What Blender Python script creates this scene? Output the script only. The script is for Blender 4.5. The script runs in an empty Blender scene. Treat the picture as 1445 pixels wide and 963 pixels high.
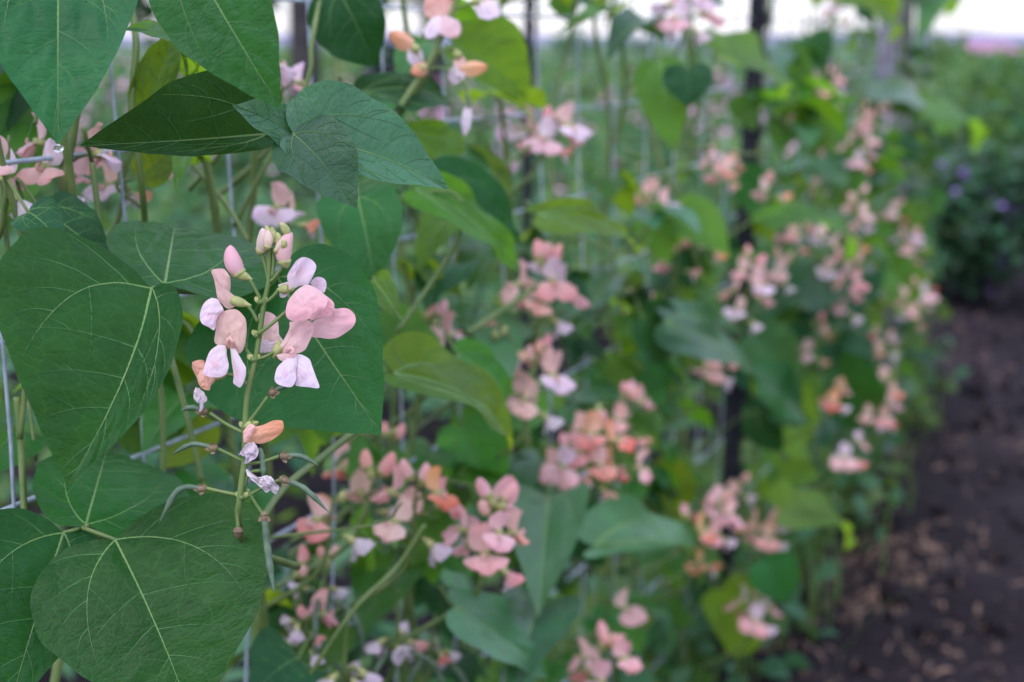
import bpy, math, random
import numpy as np
from mathutils import Vector, Matrix, noise

SC = bpy.context.scene
COL = SC.collection
R = math.radians

# ------------------------------------------------------------------ camera
FPX, CX, CY = 2007.0, 722.5, 481.5            # focal length and centre in photo pixels
EYE = 0.95
PITCH = math.atan((CY - 60.0) / FPX)
cam_d = bpy.data.cameras.new("camera")
cam = bpy.data.objects.new("camera", cam_d)
COL.objects.link(cam)
SC.camera = cam
cam.location = (0, 0, EYE)
cam.rotation_euler = (math.pi / 2 - PITCH, 0, 0)
cam_d.sensor_width = 36.0
cam_d.lens = 36.0 * FPX / 1445.0
cam_d.clip_start = 0.02
cam_d.clip_end = 2000
cam_d.dof.use_dof = True
cam_d.dof.focus_distance = 0.652
cam_d.dof.aperture_fstop = 6.3
cam_d.dof.aperture_blades = 9

# ------------------------------------------------------------------ sky and sun
world = bpy.data.worlds.new("World")
SC.world = world
world.use_nodes = True
wn, wl = world.node_tree.nodes, world.node_tree.links
wn.clear()
wout = wn.new("ShaderNodeOutputWorld")
sky = wn.new("ShaderNodeTexSky")
sky.sky_type = 'NISHITA'
sky.sun_disc = False
SUN_EL, SUN_ROT = R(52), R(205)
sky.sun_elevation = SUN_EL
sky.sun_rotation = SUN_ROT
sky.air_density = 1.0
sky.dust_density = 0.6
bg1 = wn.new("ShaderNodeBackground"); bg1.inputs[1].default_value = 0.06
bg2 = wn.new("ShaderNodeBackground")                       # the even cloud layer
bg2.inputs[0].default_value = (0.82, 0.80, 1.14, 1)
# overcast luminance: three times brighter overhead than at the horizon
wtc = wn.new("ShaderNodeTexCoord"); wsx = wn.new("ShaderNodeSeparateXYZ"); wmr = wn.new("ShaderNodeMapRange")
wmr.inputs[1].default_value = 0.0; wmr.inputs[2].default_value = 1.0; wmr.inputs[3].default_value = 0.36; wmr.inputs[4].default_value = 1.25
wcl = wn.new("ShaderNodeTexNoise"); wcl.inputs['Scale'].default_value = 3.0; wcl.inputs['Detail'].default_value = 4
wcm = wn.new("ShaderNodeMapRange"); wcm.inputs[3].default_value = 0.82; wcm.inputs[4].default_value = 1.18
wmu = wn.new("ShaderNodeMath"); wmu.operation = 'MULTIPLY'
wl.new(wtc.outputs['Generated'], wsx.inputs[0]); wl.new(wsx.outputs[2], wmr.inputs[0]); wl.new(wtc.outputs['Generated'], wcl.inputs['Vector'])
wl.new(wcl.outputs[0], wcm.inputs[0]); wl.new(wmr.outputs[0], wmu.inputs[0]); wl.new(wcm.outputs[0], wmu.inputs[1]); wl.new(wmu.outputs[0], bg2.inputs[1])
wadd = wn.new("ShaderNodeAddShader")
wl.new(sky.outputs[0], bg1.inputs[0]); wl.new(bg1.outputs[0], wadd.inputs[0])
wl.new(bg2.outputs[0], wadd.inputs[1]); wl.new(wadd.outputs[0], wout.inputs[0])
sd = bpy.data.lights.new("sun", 'SUN')
sd.energy = 0.8
sd.angle = R(40)
sd.color = (1.0, 0.98, 0.96)
sun = bpy.data.objects.new("sun", sd)
COL.objects.link(sun)
sdir = Vector((math.sin(SUN_ROT) * math.cos(SUN_EL), math.cos(SUN_ROT) * math.cos(SUN_EL), math.sin(SUN_EL)))
sun.rotation_euler = sdir.to_track_quat('Z', 'Y').to_euler()
sun.location = (0, 0, 8)

SC.view_settings.view_transform = 'Standard'
SC.view_settings.look = 'None'
SC.view_settings.exposure = 0.90
SC.view_settings.gamma = 1.0
SC.view_settings.use_curve_mapping = False
SC.cycles.max_bounces = 6
SC.cycles.transparent_max_bounces = 4

# ------------------------------------------------------------------ places
CP, SP = math.cos(PITCH), math.sin(PITCH)
def P(px, py, z):
    """the point seen at photo pixel (px, py), z metres along the view axis"""
    x = (px - CX) / FPX * z
    u = -(py - CY) / FPX * z
    return Vector((x, z * CP + u * SP, EYE - z * SP + u * CP))
def proj(p):
    y, h = p[1], p[2] - EYE
    z = y * CP - h * SP
    u = y * SP + h * CP
    return CX + p[0] / z * FPX, CY - u / z * FPX, z
TH = math.atan((1640 - CX) / math.hypot(FPX, CY - 60))
FU = Vector((math.sin(TH), math.cos(TH), 0))        # along the fence, away from the camera
FN = Vector((math.cos(TH), -math.sin(TH), 0))       # from the fence towards the path
FD = 0.60 * math.cos(TH)
def fence(s, h=0.0, off=0.0):
    return -FN * (FD - off) + FU * s + Vector((0, 0, h))
def fence_z(px, py, off=0.0):
    d = P(px, py, 1.0) - Vector((0, 0, EYE))
    return -(FD - off) / d.dot(FN)
def PF(px, py, off=0.0):
    return P(px, py, fence_z(px, py, off))
def s_of(p):
    return p.dot(FU)
CAMP = Vector((0, 0, EYE))

# ------------------------------------------------------------------ mesh helpers
class MB:
    def __init__(self):
        self.v, self.f, self.m, self.uv, self.n = [], [], [], [], 0
    def add(self, V, F, mat=0, UV=None, M=None, off=None):
        V = np.asarray(V, float)
        if M is not None: V = V @ np.asarray(M, float).T
        if off is not None: V = V + np.asarray(off, float)
        if UV is None: UV = np.zeros((len(V), 2))
        self.v.append(V); self.uv.append(np.asarray(UV, float))
        n = self.n
        self.f += [tuple(i + n for i in f) for f in F]
        self.m += [mat] * len(F)
        self.n += len(V)
    def mesh(self, name, mats, smooth=True):
        me = bpy.data.meshes.new(name)
        V = np.concatenate(self.v); UV = np.concatenate(self.uv)
        me.from_pydata(V.tolist(), [], self.f)
        for m in mats: me.materials.append(m)
        me.polygons.foreach_set("material_index", np.array(self.m, dtype=np.int32))
        me.polygons.foreach_set("use_smooth", np.full(len(self.f), smooth))
        lay = me.uv_layers.new(name="UVMap")
        li = np.empty(len(me.loops), dtype=np.int32)
        me.loops.foreach_get("vertex_index", li)
        lay.data.foreach_set("uv", UV[li].ravel())
        me.update()
        return me
    def bounds(self):
        return np.concatenate(self.v)

def grid_faces(nr, nc, off=0):
    return [(off + i * nc + j, off + i * nc + j + 1, off + (i + 1) * nc + j + 1, off + (i + 1) * nc + j)
            for i in range(nr - 1) for j in range(nc - 1)]

def spline(pts, n):
    """Catmull-Rom through pts, n samples"""
    pts = [np.asarray(p, float) for p in pts]
    if len(pts) == 2:
        return np.array([pts[0] + (pts[1] - pts[0]) * t for t in np.linspace(0, 1, n)])
    q = [2 * pts[0] - pts[1]] + pts + [2 * pts[-1] - pts[-2]]
    out = []
    for t in np.linspace(0, len(pts) - 1 - 1e-9, n):
        i = int(t); f = t - i
        a, b, c, d = q[i], q[i + 1], q[i + 2], q[i + 3]
        out.append(0.5 * (2 * b + (c - a) * f + (2 * a - 5 * b + 4 * c - d) * f * f + (3 * b - a - 3 * c + d) * f ** 3))
    return np.array(out)

def tube(mb, pts, rad, k=7, mat=0, cap=True):
    pts = np.asarray(pts, float); n = len(pts)
    rad = np.broadcast_to(np.asarray(rad, float), (n,)) if np.ndim(rad) < 1 or len(np.atleast_1d(rad)) == n else np.interp(np.linspace(0, 1, n), np.linspace(0, 1, len(rad)), rad)
    T = np.gradient(pts, axis=0); T /= (np.linalg.norm(T, axis=1)[:, None] + 1e-12)
    ref = np.array([0, 0, 1.0]) if abs(T[0][2]) < 0.9 else np.array([1.0, 0, 0])
    V = []
    u = np.cross(T[0], ref); u /= np.linalg.norm(u)
    ang = np.linspace(0, 2 * math.pi, k, endpoint=False)
    for i in range(n):
        u = u - T[i] * u.dot(T[i]); u /= (np.linalg.norm(u) + 1e-12)
        w = np.cross(T[i], u)
        V.append(pts[i] + rad[i] * (np.cos(ang)[:, None] * u + np.sin(ang)[:, None] * w))
    V = np.concatenate(V)
    F = [(i * k + j, i * k + (j + 1) % k, (i + 1) * k + (j + 1) % k, (i + 1) * k + j) for i in range(n - 1) for j in range(k)]
    if cap:
        F.append(tuple(range(k - 1, -1, -1))); F.append(tuple((n - 1) * k + j for j in range(k)))
    UV = np.stack([np.tile(np.linspace(0, 1, k), n), np.repeat(np.linspace(0, 1, n), k)], 1)
    mb.add(V, F, mat, UV)

def obj(name, me, parent=None, M=None, origin=None):
    o = bpy.data.objects.new(name, me)
    COL.objects.link(o)
    if parent is not None: o.parent = parent
    if M is not None: o.matrix_basis = M
    return o
def tag(o, label, cat, group=None, kind=None):
    if label: o['label'] = label
    if cat: o['category'] = cat
    if group: o['group'] = group
    if kind: o['kind'] = kind
    return o
def empty(name, loc):
    o = bpy.data.objects.new(name, None)
    COL.objects.link(o); o.location = loc; o.empty_display_size = 0.02
    return o
def world_loc(o):
    p = Vector((0, 0, 0))
    while o is not None:
        p = p + o.location; o = o.parent
    return p
def place(name, mb, mats, parent, at, smooth=True):
    """mesh given in world coordinates -> an object whose origin is at `at`, under parent"""
    at = Vector(at)
    mb.v = [v - np.array(at) for v in mb.v]
    o = obj(name, mb.mesh(name, mats, smooth), parent)
    o.location = at - (world_loc(parent) if parent else Vector((0, 0, 0)))
    return o

def frame(axis, normal, roll=0.0):
    y = Vector(axis).normalized()
    z = Vector(normal); z = (z - y * z.dot(y))
    if z.length < 1e-6: z = y.orthogonal()
    z.normalize()
    if roll: z = Matrix.Rotation(R(roll), 3, y) @ z
    x = y.cross(z)
    return Matrix((x, y, z)).transposed()

# ------------------------------------------------------------------ materials
def nt(name):
    m = bpy.data.materials.new(name); m.use_nodes = True
    n, l = m.node_tree.nodes, m.node_tree.links
    n.clear()
    return m, n, l
def node(n, kind, **kw):
    x = n.new(kind)
    for k, v in kw.items(): setattr(x, k, v)
    return x
def mixc(n, l, fac, a, b, mode='MIX'):
    x = node(n, "ShaderNodeMix", data_type='RGBA', blend_type=mode)
    for sock, val in ((x.inputs[0], fac), (x.inputs[6], a), (x.inputs[7], b)):
        if hasattr(val, 'is_linked') or isinstance(val, bpy.types.NodeSocket): l.new(val, sock)
        elif isinstance(val, (int, float)): sock.default_value = val
        else: sock.default_value = (*val, 1)
    return x.outputs[2]
def ramp(n, l, src, stops):
    x = n.new("ShaderNodeValToRGB")
    e = x.color_ramp.elements
    while len(e) < len(stops): e.new(0.5)
    for el, (p, c) in zip(e, stops):
        el.position = p; el.color = (*c, 1) if not isinstance(c, (int, float)) else (c, c, c, 1)
    l.new(src, x.inputs[0])
    return x.outputs[0]

def leaf_material(name, top, under, trans, tfac=0.35, rough=0.42, fine=True, spec=0.45, hv=0.02, vv=0.35):
    m, n, l = nt(name)
    out = n.new("ShaderNodeOutputMaterial")
    geo = n.new("ShaderNodeNewGeometry"); oi = n.new("ShaderNodeObjectInfo"); tc = n.new("ShaderNodeTexCoord")
    nz = node(n, "ShaderNodeTexNoise"); nz.inputs['Scale'].default_value = 26; nz.inputs['Detail'].default_value = 4
    l.new(tc.outputs['Object'], nz.inputs['Vector'])
    c = mixc(n, l, geo.outputs['Backfacing'], top, under)
    mott = ramp(n, l, nz.outputs[0], [(0.3, 0.78), (0.7, 1.18)])
    c = mixc(n, l, 1.0, c, mott, 'MULTIPLY')
    hsv = n.new("ShaderNodeHueSaturation")
    mh = node(n, "ShaderNodeMapRange"); mh.inputs[3].default_value = 0.5 - hv; mh.inputs[4].default_value = 0.5 + hv
    mv = node(n, "ShaderNodeMapRange"); mv.inputs[3].default_value = 1 - vv; mv.inputs[4].default_value = 1 + vv
    fr = node(n, "ShaderNodeMath", operation='MULTIPLY'); fr.inputs[1].default_value = 7.31
    fr2 = node(n, "ShaderNodeMath", operation='FRACT')
    l.new(oi.outputs['Random'], mh.inputs[0]); l.new(oi.outputs['Random'], fr.inputs[0])
    l.new(fr.outputs[0], fr2.inputs[0]); l.new(fr2.outputs[0], mv.inputs[0])
    l.new(mh.outputs[0], hsv.inputs['Hue']); l.new(mv.outputs[0], hsv.inputs['Value']); l.new(c, hsv.inputs['Color'])
    c = hsv.outputs[0]
    bs = n.new("ShaderNodeBsdfPrincipled")
    bs.inputs['Roughness'].default_value = rough
    bs.inputs['Specular IOR Level'].default_value = spec
    tr = n.new("ShaderNodeBsdfTranslucent")
    tcx = mixc(n, l, 1.0, trans, mott, 'MULTIPLY')
    hs2 = n.new("ShaderNodeHueSaturation")
    l.new(mh.outputs[0], hs2.inputs['Hue']); l.new(tcx, hs2.inputs['Color'])
    l.new(hs2.outputs[0], tr.inputs[0])
    if fine:
        uv = n.new("ShaderNodeUVMap")
        wob = node(n, "ShaderNodeTexNoise"); wob.inputs['Scale'].default_value = 14
        l.new(uv.outputs[0], wob.inputs['Vector'])
        wv = mixc(n, l, 0.035, uv.outputs[0], wob.outputs['Color'], 'ADD')
        vo = node(n, "ShaderNodeTexVoronoi", feature='DISTANCE_TO_EDGE'); vo.inputs['Scale'].default_value = 15
        vo2 = node(n, "ShaderNodeTexVoronoi", feature='DISTANCE_TO_EDGE'); vo2.inputs['Scale'].default_value = 48
        l.new(wv, vo.inputs['Vector']); l.new(wv, vo2.inputs['Vector'])
        e1 = ramp(n, l, vo.outputs['Distance'], [(0.0, 1.0), (0.05, 0.0)])
        e2 = ramp(n, l, vo2.outputs['Distance'], [(0.0, 1.0), (0.12, 0.0)])
        net = mixc(n, l, 0.35, e1, e2)
        k = node(n, "ShaderNodeMath", operation='MULTIPLY'); k.inputs[1].default_value = 0.24
        l.new(net, k.inputs[0])
        c = mixc(n, l, k.outputs[0], c, (top[0] * 2.6 + .03, top[1] * 2.0 + .03, top[2] * 1.6 + .01))
        spn = node(n, "ShaderNodeTexNoise"); spn.inputs['Scale'].default_value = 9; spn.inputs['Detail'].default_value = 3
        l.new(uv.outputs[0], spn.inputs['Vector'])
        spf = ramp(n, l, spn.outputs[0], [(0.67, 0.0), (0.76, 0.30)])
        c = mixc(n, l, spf, c, (0.09, 0.15, 0.025))
        big = ramp(n, l, vo.outputs['Distance'], [(0.0, 0.0), (0.35, 1.0)])
        sm = ramp(n, l, vo2.outputs['Distance'], [(0.0, 0.0), (0.4, 1.0)])
        hgt = mixc(n, l, 0.4, big, sm)
        bp = n.new("ShaderNodeBump"); bp.inputs['Strength'].default_value = 0.3; bp.inputs['Distance'].default_value = 0.0012
        l.new(hgt, bp.inputs['Height']); l.new(bp.outputs[0], bs.inputs['Normal'])
    l.new(c, bs.inputs['Base Color'])
    mx = n.new("ShaderNodeMixShader"); mx.inputs[0].default_value = tfac
    l.new(bs.outputs[0], mx.inputs[1]); l.new(tr.outputs[0], mx.inputs[2]); l.new(mx.outputs[0], out.inputs[0])
    return m

def petal_material(name, base, tip, trans, tfac=0.4, blotch=None):
    m, n, l = nt(name)
    out = n.new("ShaderNodeOutputMaterial"); uv = n.new("ShaderNodeUVMap"); oi = n.new("ShaderNodeObjectInfo")
    sep = n.new("ShaderNodeSeparateXYZ"); l.new(uv.outputs[0], sep.inputs[0])
    nz = node(n, "ShaderNodeTexNoise"); nz.inputs['Scale'].default_value = 5; nz.inputs['Detail'].default_value = 5
    mp = n.new("ShaderNodeMapping"); mp.inputs['Scale'].default_value = (7.0, 1.3, 1)
    l.new(uv.outputs[0], mp.inputs[0]); l.new(mp.outputs[0], nz.inputs['Vector'])
    ad = node(n, "ShaderNodeMath", operation='MULTIPLY_ADD'); ad.inputs[1].default_value = 1.3; ad.inputs[2].default_value = -0.65
    l.new(nz.outputs[0], ad.inputs[0])
    sm = node(n, "ShaderNodeMath", operation='ADD'); l.new(sep.outputs[1], sm.inputs[0]); l.new(ad.outputs[0], sm.inputs[1])
    f = ramp(n, l, sm.outputs[0], [(0.1, 0.0), (0.85, 1.0)])
    c = mixc(n, l, f, base, tip)
    if blotch:
        g = node(n, "ShaderNodeVectorMath", operation='DISTANCE'); g.inputs[1].default_value = (0.55, 0.62, 0)
        wv = mixc(n, l, 0.35, uv.outputs[0], nz.outputs['Color'], 'LINEAR_LIGHT'); l.new(wv, g.inputs[0])
        bf = ramp(n, l, g.outputs['Value'], [(0.05, 0.6), (0.20, 0.0)])
        c = mixc(n, l, bf, c, blotch)
    hsv = n.new("ShaderNodeHueSaturation")
    mh = node(n, "ShaderNodeMapRange"); mh.inputs[3].default_value = 0.485; mh.inputs[4].default_value = 0.52
    ms = node(n, "ShaderNodeMapRange"); ms.inputs[3].default_value = 0.75; ms.inputs[4].default_value = 1.2
    fr = node(n, "ShaderNodeMath", operation='MULTIPLY'); fr.inputs[1].default_value = 5.77
    fr2 = node(n, "ShaderNodeMath", operation='FRACT')
    l.new(oi.outputs['Random'], mh.inputs[0]); l.new(oi.outputs['Random'], fr.inputs[0]); l.new(fr.outputs[0], fr2.inputs[0])
    l.new(fr2.outputs[0], ms.inputs[0]); l.new(mh.outputs[0], hsv.inputs['Hue']); l.new(ms.outputs[0], hsv.inputs['Saturation'])
    l.new(c, hsv.inputs['Color'])
    bs = n.new("ShaderNodeBsdfPrincipled"); bs.inputs['Roughness'].default_value = 0.6
    bs.inputs['Specular IOR Level'].default_value = 0.25
    bs.inputs['Sheen Weight'].default_value = 0.15
    bp = n.new("ShaderNodeBump"); bp.inputs['Strength'].default_value = 0.5; bp.inputs['Distance'].default_value = 0.0008
    l.new(nz.outputs[0], bp.inputs['Height']); l.new(bp.outputs[0], bs.inputs['Normal'])
    l.new(hsv.outputs[0], bs.inputs['Base Color'])
    tr = n.new("ShaderNodeBsdfTranslucent"); tr.inputs[0].default_value = (*trans, 1)
    mx = n.new("ShaderNodeMixShader"); mx.inputs[0].default_value = tfac
    l.new(bs.outputs[0], mx.inputs[1]); l.new(tr.outputs[0], mx.inputs[2]); l.new(mx.outputs[0], out.inputs[0])
    return m

def plain(name, a, b, scale=30, rough=0.6, spec=0.4, bump=0.0, metal=0.0, coords='Object', detail=5, lo=0.35, hi=0.65, bdist=0.002):
    m, n, l = nt(name)
    out = n.new("ShaderNodeOutputMaterial"); tc = n.new("ShaderNodeTexCoord")
    nz = node(n, "ShaderNodeTexNoise"); nz.inputs['Scale'].default_value = scale; nz.inputs['Detail'].default_value = detail
    l.new(tc.outputs[coords], nz.inputs['Vector'])
    c = ramp(n, l, nz.outputs[0], [(lo, a), (hi, b)])
    bs = n.new("ShaderNodeBsdfPrincipled")
    bs.inputs['Roughness'].default_value = rough; bs.inputs['Metallic'].default_value = metal
    bs.inputs['Specular IOR Level'].default_value = spec
    l.new(c, bs.inputs['Base Color'])
    if bump:
        bp = n.new("ShaderNodeBump"); bp.inputs['Strength'].default_value = bump; bp.inputs['Distance'].default_value = bdist
        l.new(nz.outputs[0], bp.inputs['Height']); l.new(bp.outputs[0], bs.inputs['Normal'])
    l.new(bs.outputs[0], out.inputs[0])
    return m

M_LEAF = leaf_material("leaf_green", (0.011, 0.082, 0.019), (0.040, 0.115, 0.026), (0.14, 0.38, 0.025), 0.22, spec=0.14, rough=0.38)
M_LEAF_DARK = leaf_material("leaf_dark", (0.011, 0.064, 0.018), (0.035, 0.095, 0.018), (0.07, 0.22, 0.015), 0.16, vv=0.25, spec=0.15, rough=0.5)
M_LEAF_YEL = leaf_material("leaf_young_backlit", (0.062, 0.175, 0.022), (0.082, 0.182, 0.022), (0.32, 0.60, 0.03), 0.45, spec=0.2, rough=0.5, vv=0.2)  # yellow of light coming through put into the colours; young leaves share it
M_LEAF_BACK = leaf_material("leaf_midfield", (0.036, 0.150, 0.026), (0.080, 0.175, 0.022), (0.32, 0.58, 0.02), 0.42, fine=False, hv=0.03, spec=0.25)
M_LEAF_MID = leaf_material('leaf_blue_green', (0.042, 0.150, 0.056), (0.070, 0.165, 0.036), (0.20, 0.40, 0.04), 0.28, fine=False, hv=0.02, spec=0.6, rough=0.38)
M_LEAF_SHEEN = leaf_material('leaf_cool_sheen', (0.026, 0.112, 0.045), (0.050, 0.125, 0.028), (0.14, 0.36, 0.02), 0.20, spec=0.40, rough=0.42)
M_VEIN_FINE = plain('leaf_side_vein', (0.060, 0.175, 0.050), (0.095, 0.220, 0.065), 40, 0.5, spec=0.2)
M_VEIN = plain("leaf_vein", (0.095, 0.205, 0.055), (0.15, 0.26, 0.075), 40, 0.5, spec=0.2)
M_STEM = plain("bean_stem", (0.080, 0.145, 0.030), (0.14, 0.20, 0.055), 60, 0.5)
M_STEM_BR = plain("spent_stalk", (0.12, 0.08, 0.045), (0.22, 0.17, 0.09), 200, 0.7)
M_POD = plain("bean_pod", (0.06, 0.11, 0.06), (0.11, 0.17, 0.10), 160, 0.45)
M_CALYX = plain("calyx", (0.26, 0.30, 0.09), (0.42, 0.42, 0.17), 300, 0.55)
M_PINK = petal_material("petal_pink", (0.84, 0.56, 0.56), (0.86, 0.46, 0.50), (0.92, 0.58, 0.58), 0.42)
M_BLUSH = petal_material("petal_blush", (0.85, 0.58, 0.50), (0.85, 0.52, 0.48), (0.90, 0.55, 0.48), 0.35)
M_LILAC = petal_material("petal_lilac", (0.86, 0.72, 0.74), (0.84, 0.66, 0.78), (0.88, 0.68, 0.75), 0.38, blotch=(0.78, 0.34, 0.42))
M_PEACH = petal_material("petal_peach", (0.80, 0.50, 0.33), (0.80, 0.40, 0.22), (0.90, 0.45, 0.22), 0.35)
M_SALMON = petal_material("petal_salmon", (0.80, 0.42, 0.32), (0.78, 0.25, 0.20), (0.88, 0.32, 0.25), 0.35)
M_SOFT = petal_material('petal_peach_pink', (0.92, 0.64, 0.56), (0.92, 0.53, 0.48), (0.95, 0.60, 0.50), 0.40)
M_ROSE = petal_material('petal_rose', (0.92, 0.60, 0.58), (0.92, 0.46, 0.48), (0.95, 0.56, 0.54), 0.42)
M_CREAM = petal_material('petal_cream', (0.80, 0.70, 0.50), (0.86, 0.66, 0.58), (0.88, 0.70, 0.55), 0.35)
M_CRUMP = petal_material("petal_withered", (0.70, 0.60, 0.60), (0.66, 0.55, 0.62), (0.7, 0.6, 0.62), 0.25)
M_WIRE = plain("galvanised_wire", (0.26, 0.31, 0.37), (0.44, 0.52, 0.58), 90, 0.5)
M_POST = plain("dark_post_paint", (0.008, 0.009, 0.012), (0.02, 0.021, 0.027), 40, 0.7, spec=0.15)
M_WOOD = plain("weathered_wood", (0.11, 0.095, 0.12), (0.20, 0.18, 0.215), 25, 0.85, bump=0.4)
M_DROP, n_, l_ = nt("water_drop")
o_ = n_.new("ShaderNodeOutputMaterial"); g_ = n_.new("ShaderNodeBsdfGlass"); g_.inputs['IOR'].default_value = 1.33; g_.inputs['Roughness'].default_value = 0.0
l_.new(g_.outputs[0], o_.inputs[0])

# ------------------------------------------------------------------ leaf blades
HALF = np.array([(0.004, 0.0), (0.10, -0.045), (0.24, -0.06), (0.38, 0.0), (0.47, 0.12), (0.50, 0.27), (0.465, 0.44),
                 (0.37, 0.61), (0.24, 0.76), (0.12, 0.885), (0.045, 0.955), (0.003, 1.0)])
DIAM = np.array([(0.004, 0.0), (0.12, -0.015), (0.28, 0.02), (0.42, 0.12), (0.50, 0.27), (0.46, 0.44), (0.36, 0.60),
                 (0.23, 0.75), (0.12, 0.87), (0.05, 0.945), (0.003, 1.0)])
def half_outline(n, ctrl, rng, rough=0.006):
    c = spline(ctrl, 240)
    d = np.r_[0, np.cumsum(np.linalg.norm(np.diff(c, axis=0), axis=1))]
    t = np.linspace(0, d[-1], n)
    o = np.stack([np.interp(t, d, c[:, 0]), np.interp(t, d, c[:, 1])], 1)
    ph = rng.uniform(0, 6.28)
    tt = np.linspace(0, 1, n)
    o[:, 0] *= 1 + rough * 3 * np.sin(tt * 17 + ph) + rough * 2 * np.sin(tt * 41 + ph * 2)
    return o
def bez(a, b, c, n):
    t = np.linspace(0, 1, n)[:, None]
    return (1 - t) ** 2 * np.array(a) + 2 * t * (1 - t) * np.array(b) + t * t * np.array(c)

def leaf_blade(mb, L, wl, wr, Mx=None, off=None, fold=0.15, bend=0.5, wave=0.02, twist=0.0, curl=0.0, sway=0.0,
               seed=0, nr=14, nc=5, veins=0, ctrl=HALF, pucker=0.0, mats=(0, 1), vein_w=1.0):
    """blade along +Y from the base (origin) to the tip, upper face +Z.  wl: half width on the +X side, wr: on the -X side (metres)"""
    rng = np.random.RandomState(seed)
    oL, oR = half_outline(nr, ctrl, rng), half_outline(nr, ctrl, rng)
    oL[:, 0] *= 2; oR[:, 0] *= 2
    tm = np.linspace(0, 1, nr)
    ymid = tm ** 1.12
    k = np.linspace(1, 0, nc + 1)[:-1]
    rows = []
    uvx = []
    for i in range(nr):
        left = [(oL[i, 0] * a, ymid[i] + (oL[i, 1] - ymid[i]) * a) for a in k]
        right = [(-oR[i, 0] * a, ymid[i] + (oR[i, 1] - ymid[i]) * a) for a in k[::-1]]
        rows += left + [(0.0, ymid[i])] + right
    G = np.array(rows)                                  # x in half widths (-1..1), y in lengths
    ncol = 2 * nc + 1
    # veins in the same flat coordinates
    VS = []
    if veins:
        VS.append((np.stack([np.zeros(30), np.linspace(0, 0.985, 30)], 1), 1.0, 0.16))
        def edge(o, sgn, y):
            j = np.argmin(np.abs(o[nr // 5:, 1] - y)) + nr // 5
            return np.array([sgn * o[j, 0], o[j, 1]])
        for sgn, o in ((1, oL), (-1, oR)):
            jt = rng.uniform(-0.02, 0.02)
            e = edge(o, sgn, 0.60 + jt) * np.array([0.86, 1.0])
            b = bez((0, 0.0), (sgn * 0.62, 0.14), e, 22)
            VS.append((b, 0.72, 0.12))
            for fr_, yy in ((0.16, 0.03), (0.34, 0.22), (0.55, 0.40), (0.75, 0.52)):
                q = b[int(fr_ * 21)]
                ee = edge(o, sgn, yy + rng.uniform(-.02, .02)) * np.array([0.94, 1.0])
                if yy < 0.1: ee = np.array([sgn * 0.66, -0.02])
                VS.append((bez(q, (q + ee) / 2 + np.array([sgn * 0.05, -0.05]), ee, 12), 0.34, 0.10))
            q2 = b[9]
            VS.append((bez(q2, (q2[0] * 0.75, q2[1] + 0.14), (q2[0] * 0.62, q2[1] + 0.30), 10), 0.22, 0.08))
            for y0 in (0.30, 0.50, 0.66, 0.79, 0.89):
                y0 = y0 + rng.uniform(-.03, .03)
                ee = edge(o, sgn, min(y0 + 0.24 - 0.1 * y0, 0.97)) * np.array([0.88, 1.0])
                VS.append((bez((0, y0), (ee[0] * 0.75, y0 + 0.07), ee, 14), 0.46 - 0.28 * y0, 0.09))
                if y0 < 0.7:
                    q = bez((0, y0), (ee[0] * 0.75, y0 + 0.07), ee, 14)[6]
                    VS.append((bez(q, q + np.array([sgn * 0.08, -0.02]), q + np.array([sgn * 0.20, 0.03 - 0.02]), 8), 0.18, 0.06))
        VP = np.concatenate([v[0] for v in VS])
    ph = rng.uniform(0, 6.28, 6)
    W = max(wl, wr)
    def F(Q):
        x, y = Q[:, 0], Q[:, 1]
        X = np.where(x > 0, x * wl, x * wr)
        ax = np.sqrt(X * X + (0.03 * W) ** 2) - 0.03 * W
        s = np.where(x > 0, 0.0, 1.7)
        z = fold * ax + curl * X * X / W
        z = z + wave * L * (np.abs(x) ** 2) * np.sin(y * 7.5 + ph[0] + s) * np.clip(1.15 - y, 0, 1)
        z = z + wave * L * 0.5 * np.abs(x) * np.sin(y * 14 + ph[1] + s * 2)
        z = z + wave * L * 0.35 * np.sin(x * 3 + ph[2]) * np.sin(y * 6 + ph[3])
        if pucker and veins:
            d = np.min((((Q[:, None, :] - VP[None, :, :]) * np.array([0.55, 1.0])) ** 2).sum(-1), axis=1) ** 0.5
            z = z + pucker * min(1, L / .11) * np.tanh(d / 0.06)
            z = z + np.array([0.00045 * noise.noise((a_ * 9, b_ * 14, seed)) + 0.0007 * noise.noise((a_ * 4, b_ * 6, seed + 9)) for a_, b_ in Q]) * min(1, L / .11) ** 2 * pucker / .0011
        if abs(bend) > 1e-4:
            a = bend * y
            yc = L * np.sin(a) / bend; zc = -L * (1 - np.cos(a)) / bend
        else:
            a = 0 * y; yc = L * y; zc = 0 * y
        X = X + sway * L * np.clip(y, 0, 1) * (1 - np.clip(y, 0, 1))
        tw = twist * y
        Xr = X * np.cos(tw) - z * np.sin(tw); zr = X * np.sin(tw) + z * np.cos(tw)
        p = np.stack([Xr, yc + zr * np.sin(a), zc + zr * np.cos(a)], 1)
        # swing about X so that base and tip lie on the Y axis
        h = bend / 2
        c_, s_ = math.cos(h), math.sin(h)
        return np.stack([p[:, 0], p[:, 1] * c_ - p[:, 2] * s_, p[:, 1] * s_ + p[:, 2] * c_], 1)
    def flatuv(Q): return np.stack([0.5 + 0.5 * Q[:, 0] * W / L, Q[:, 1]], 1)
    mb.add(F(G), [f[::-1] for f in grid_faces(nr, ncol)], mats[0], flatuv(G), Mx, off)
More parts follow.
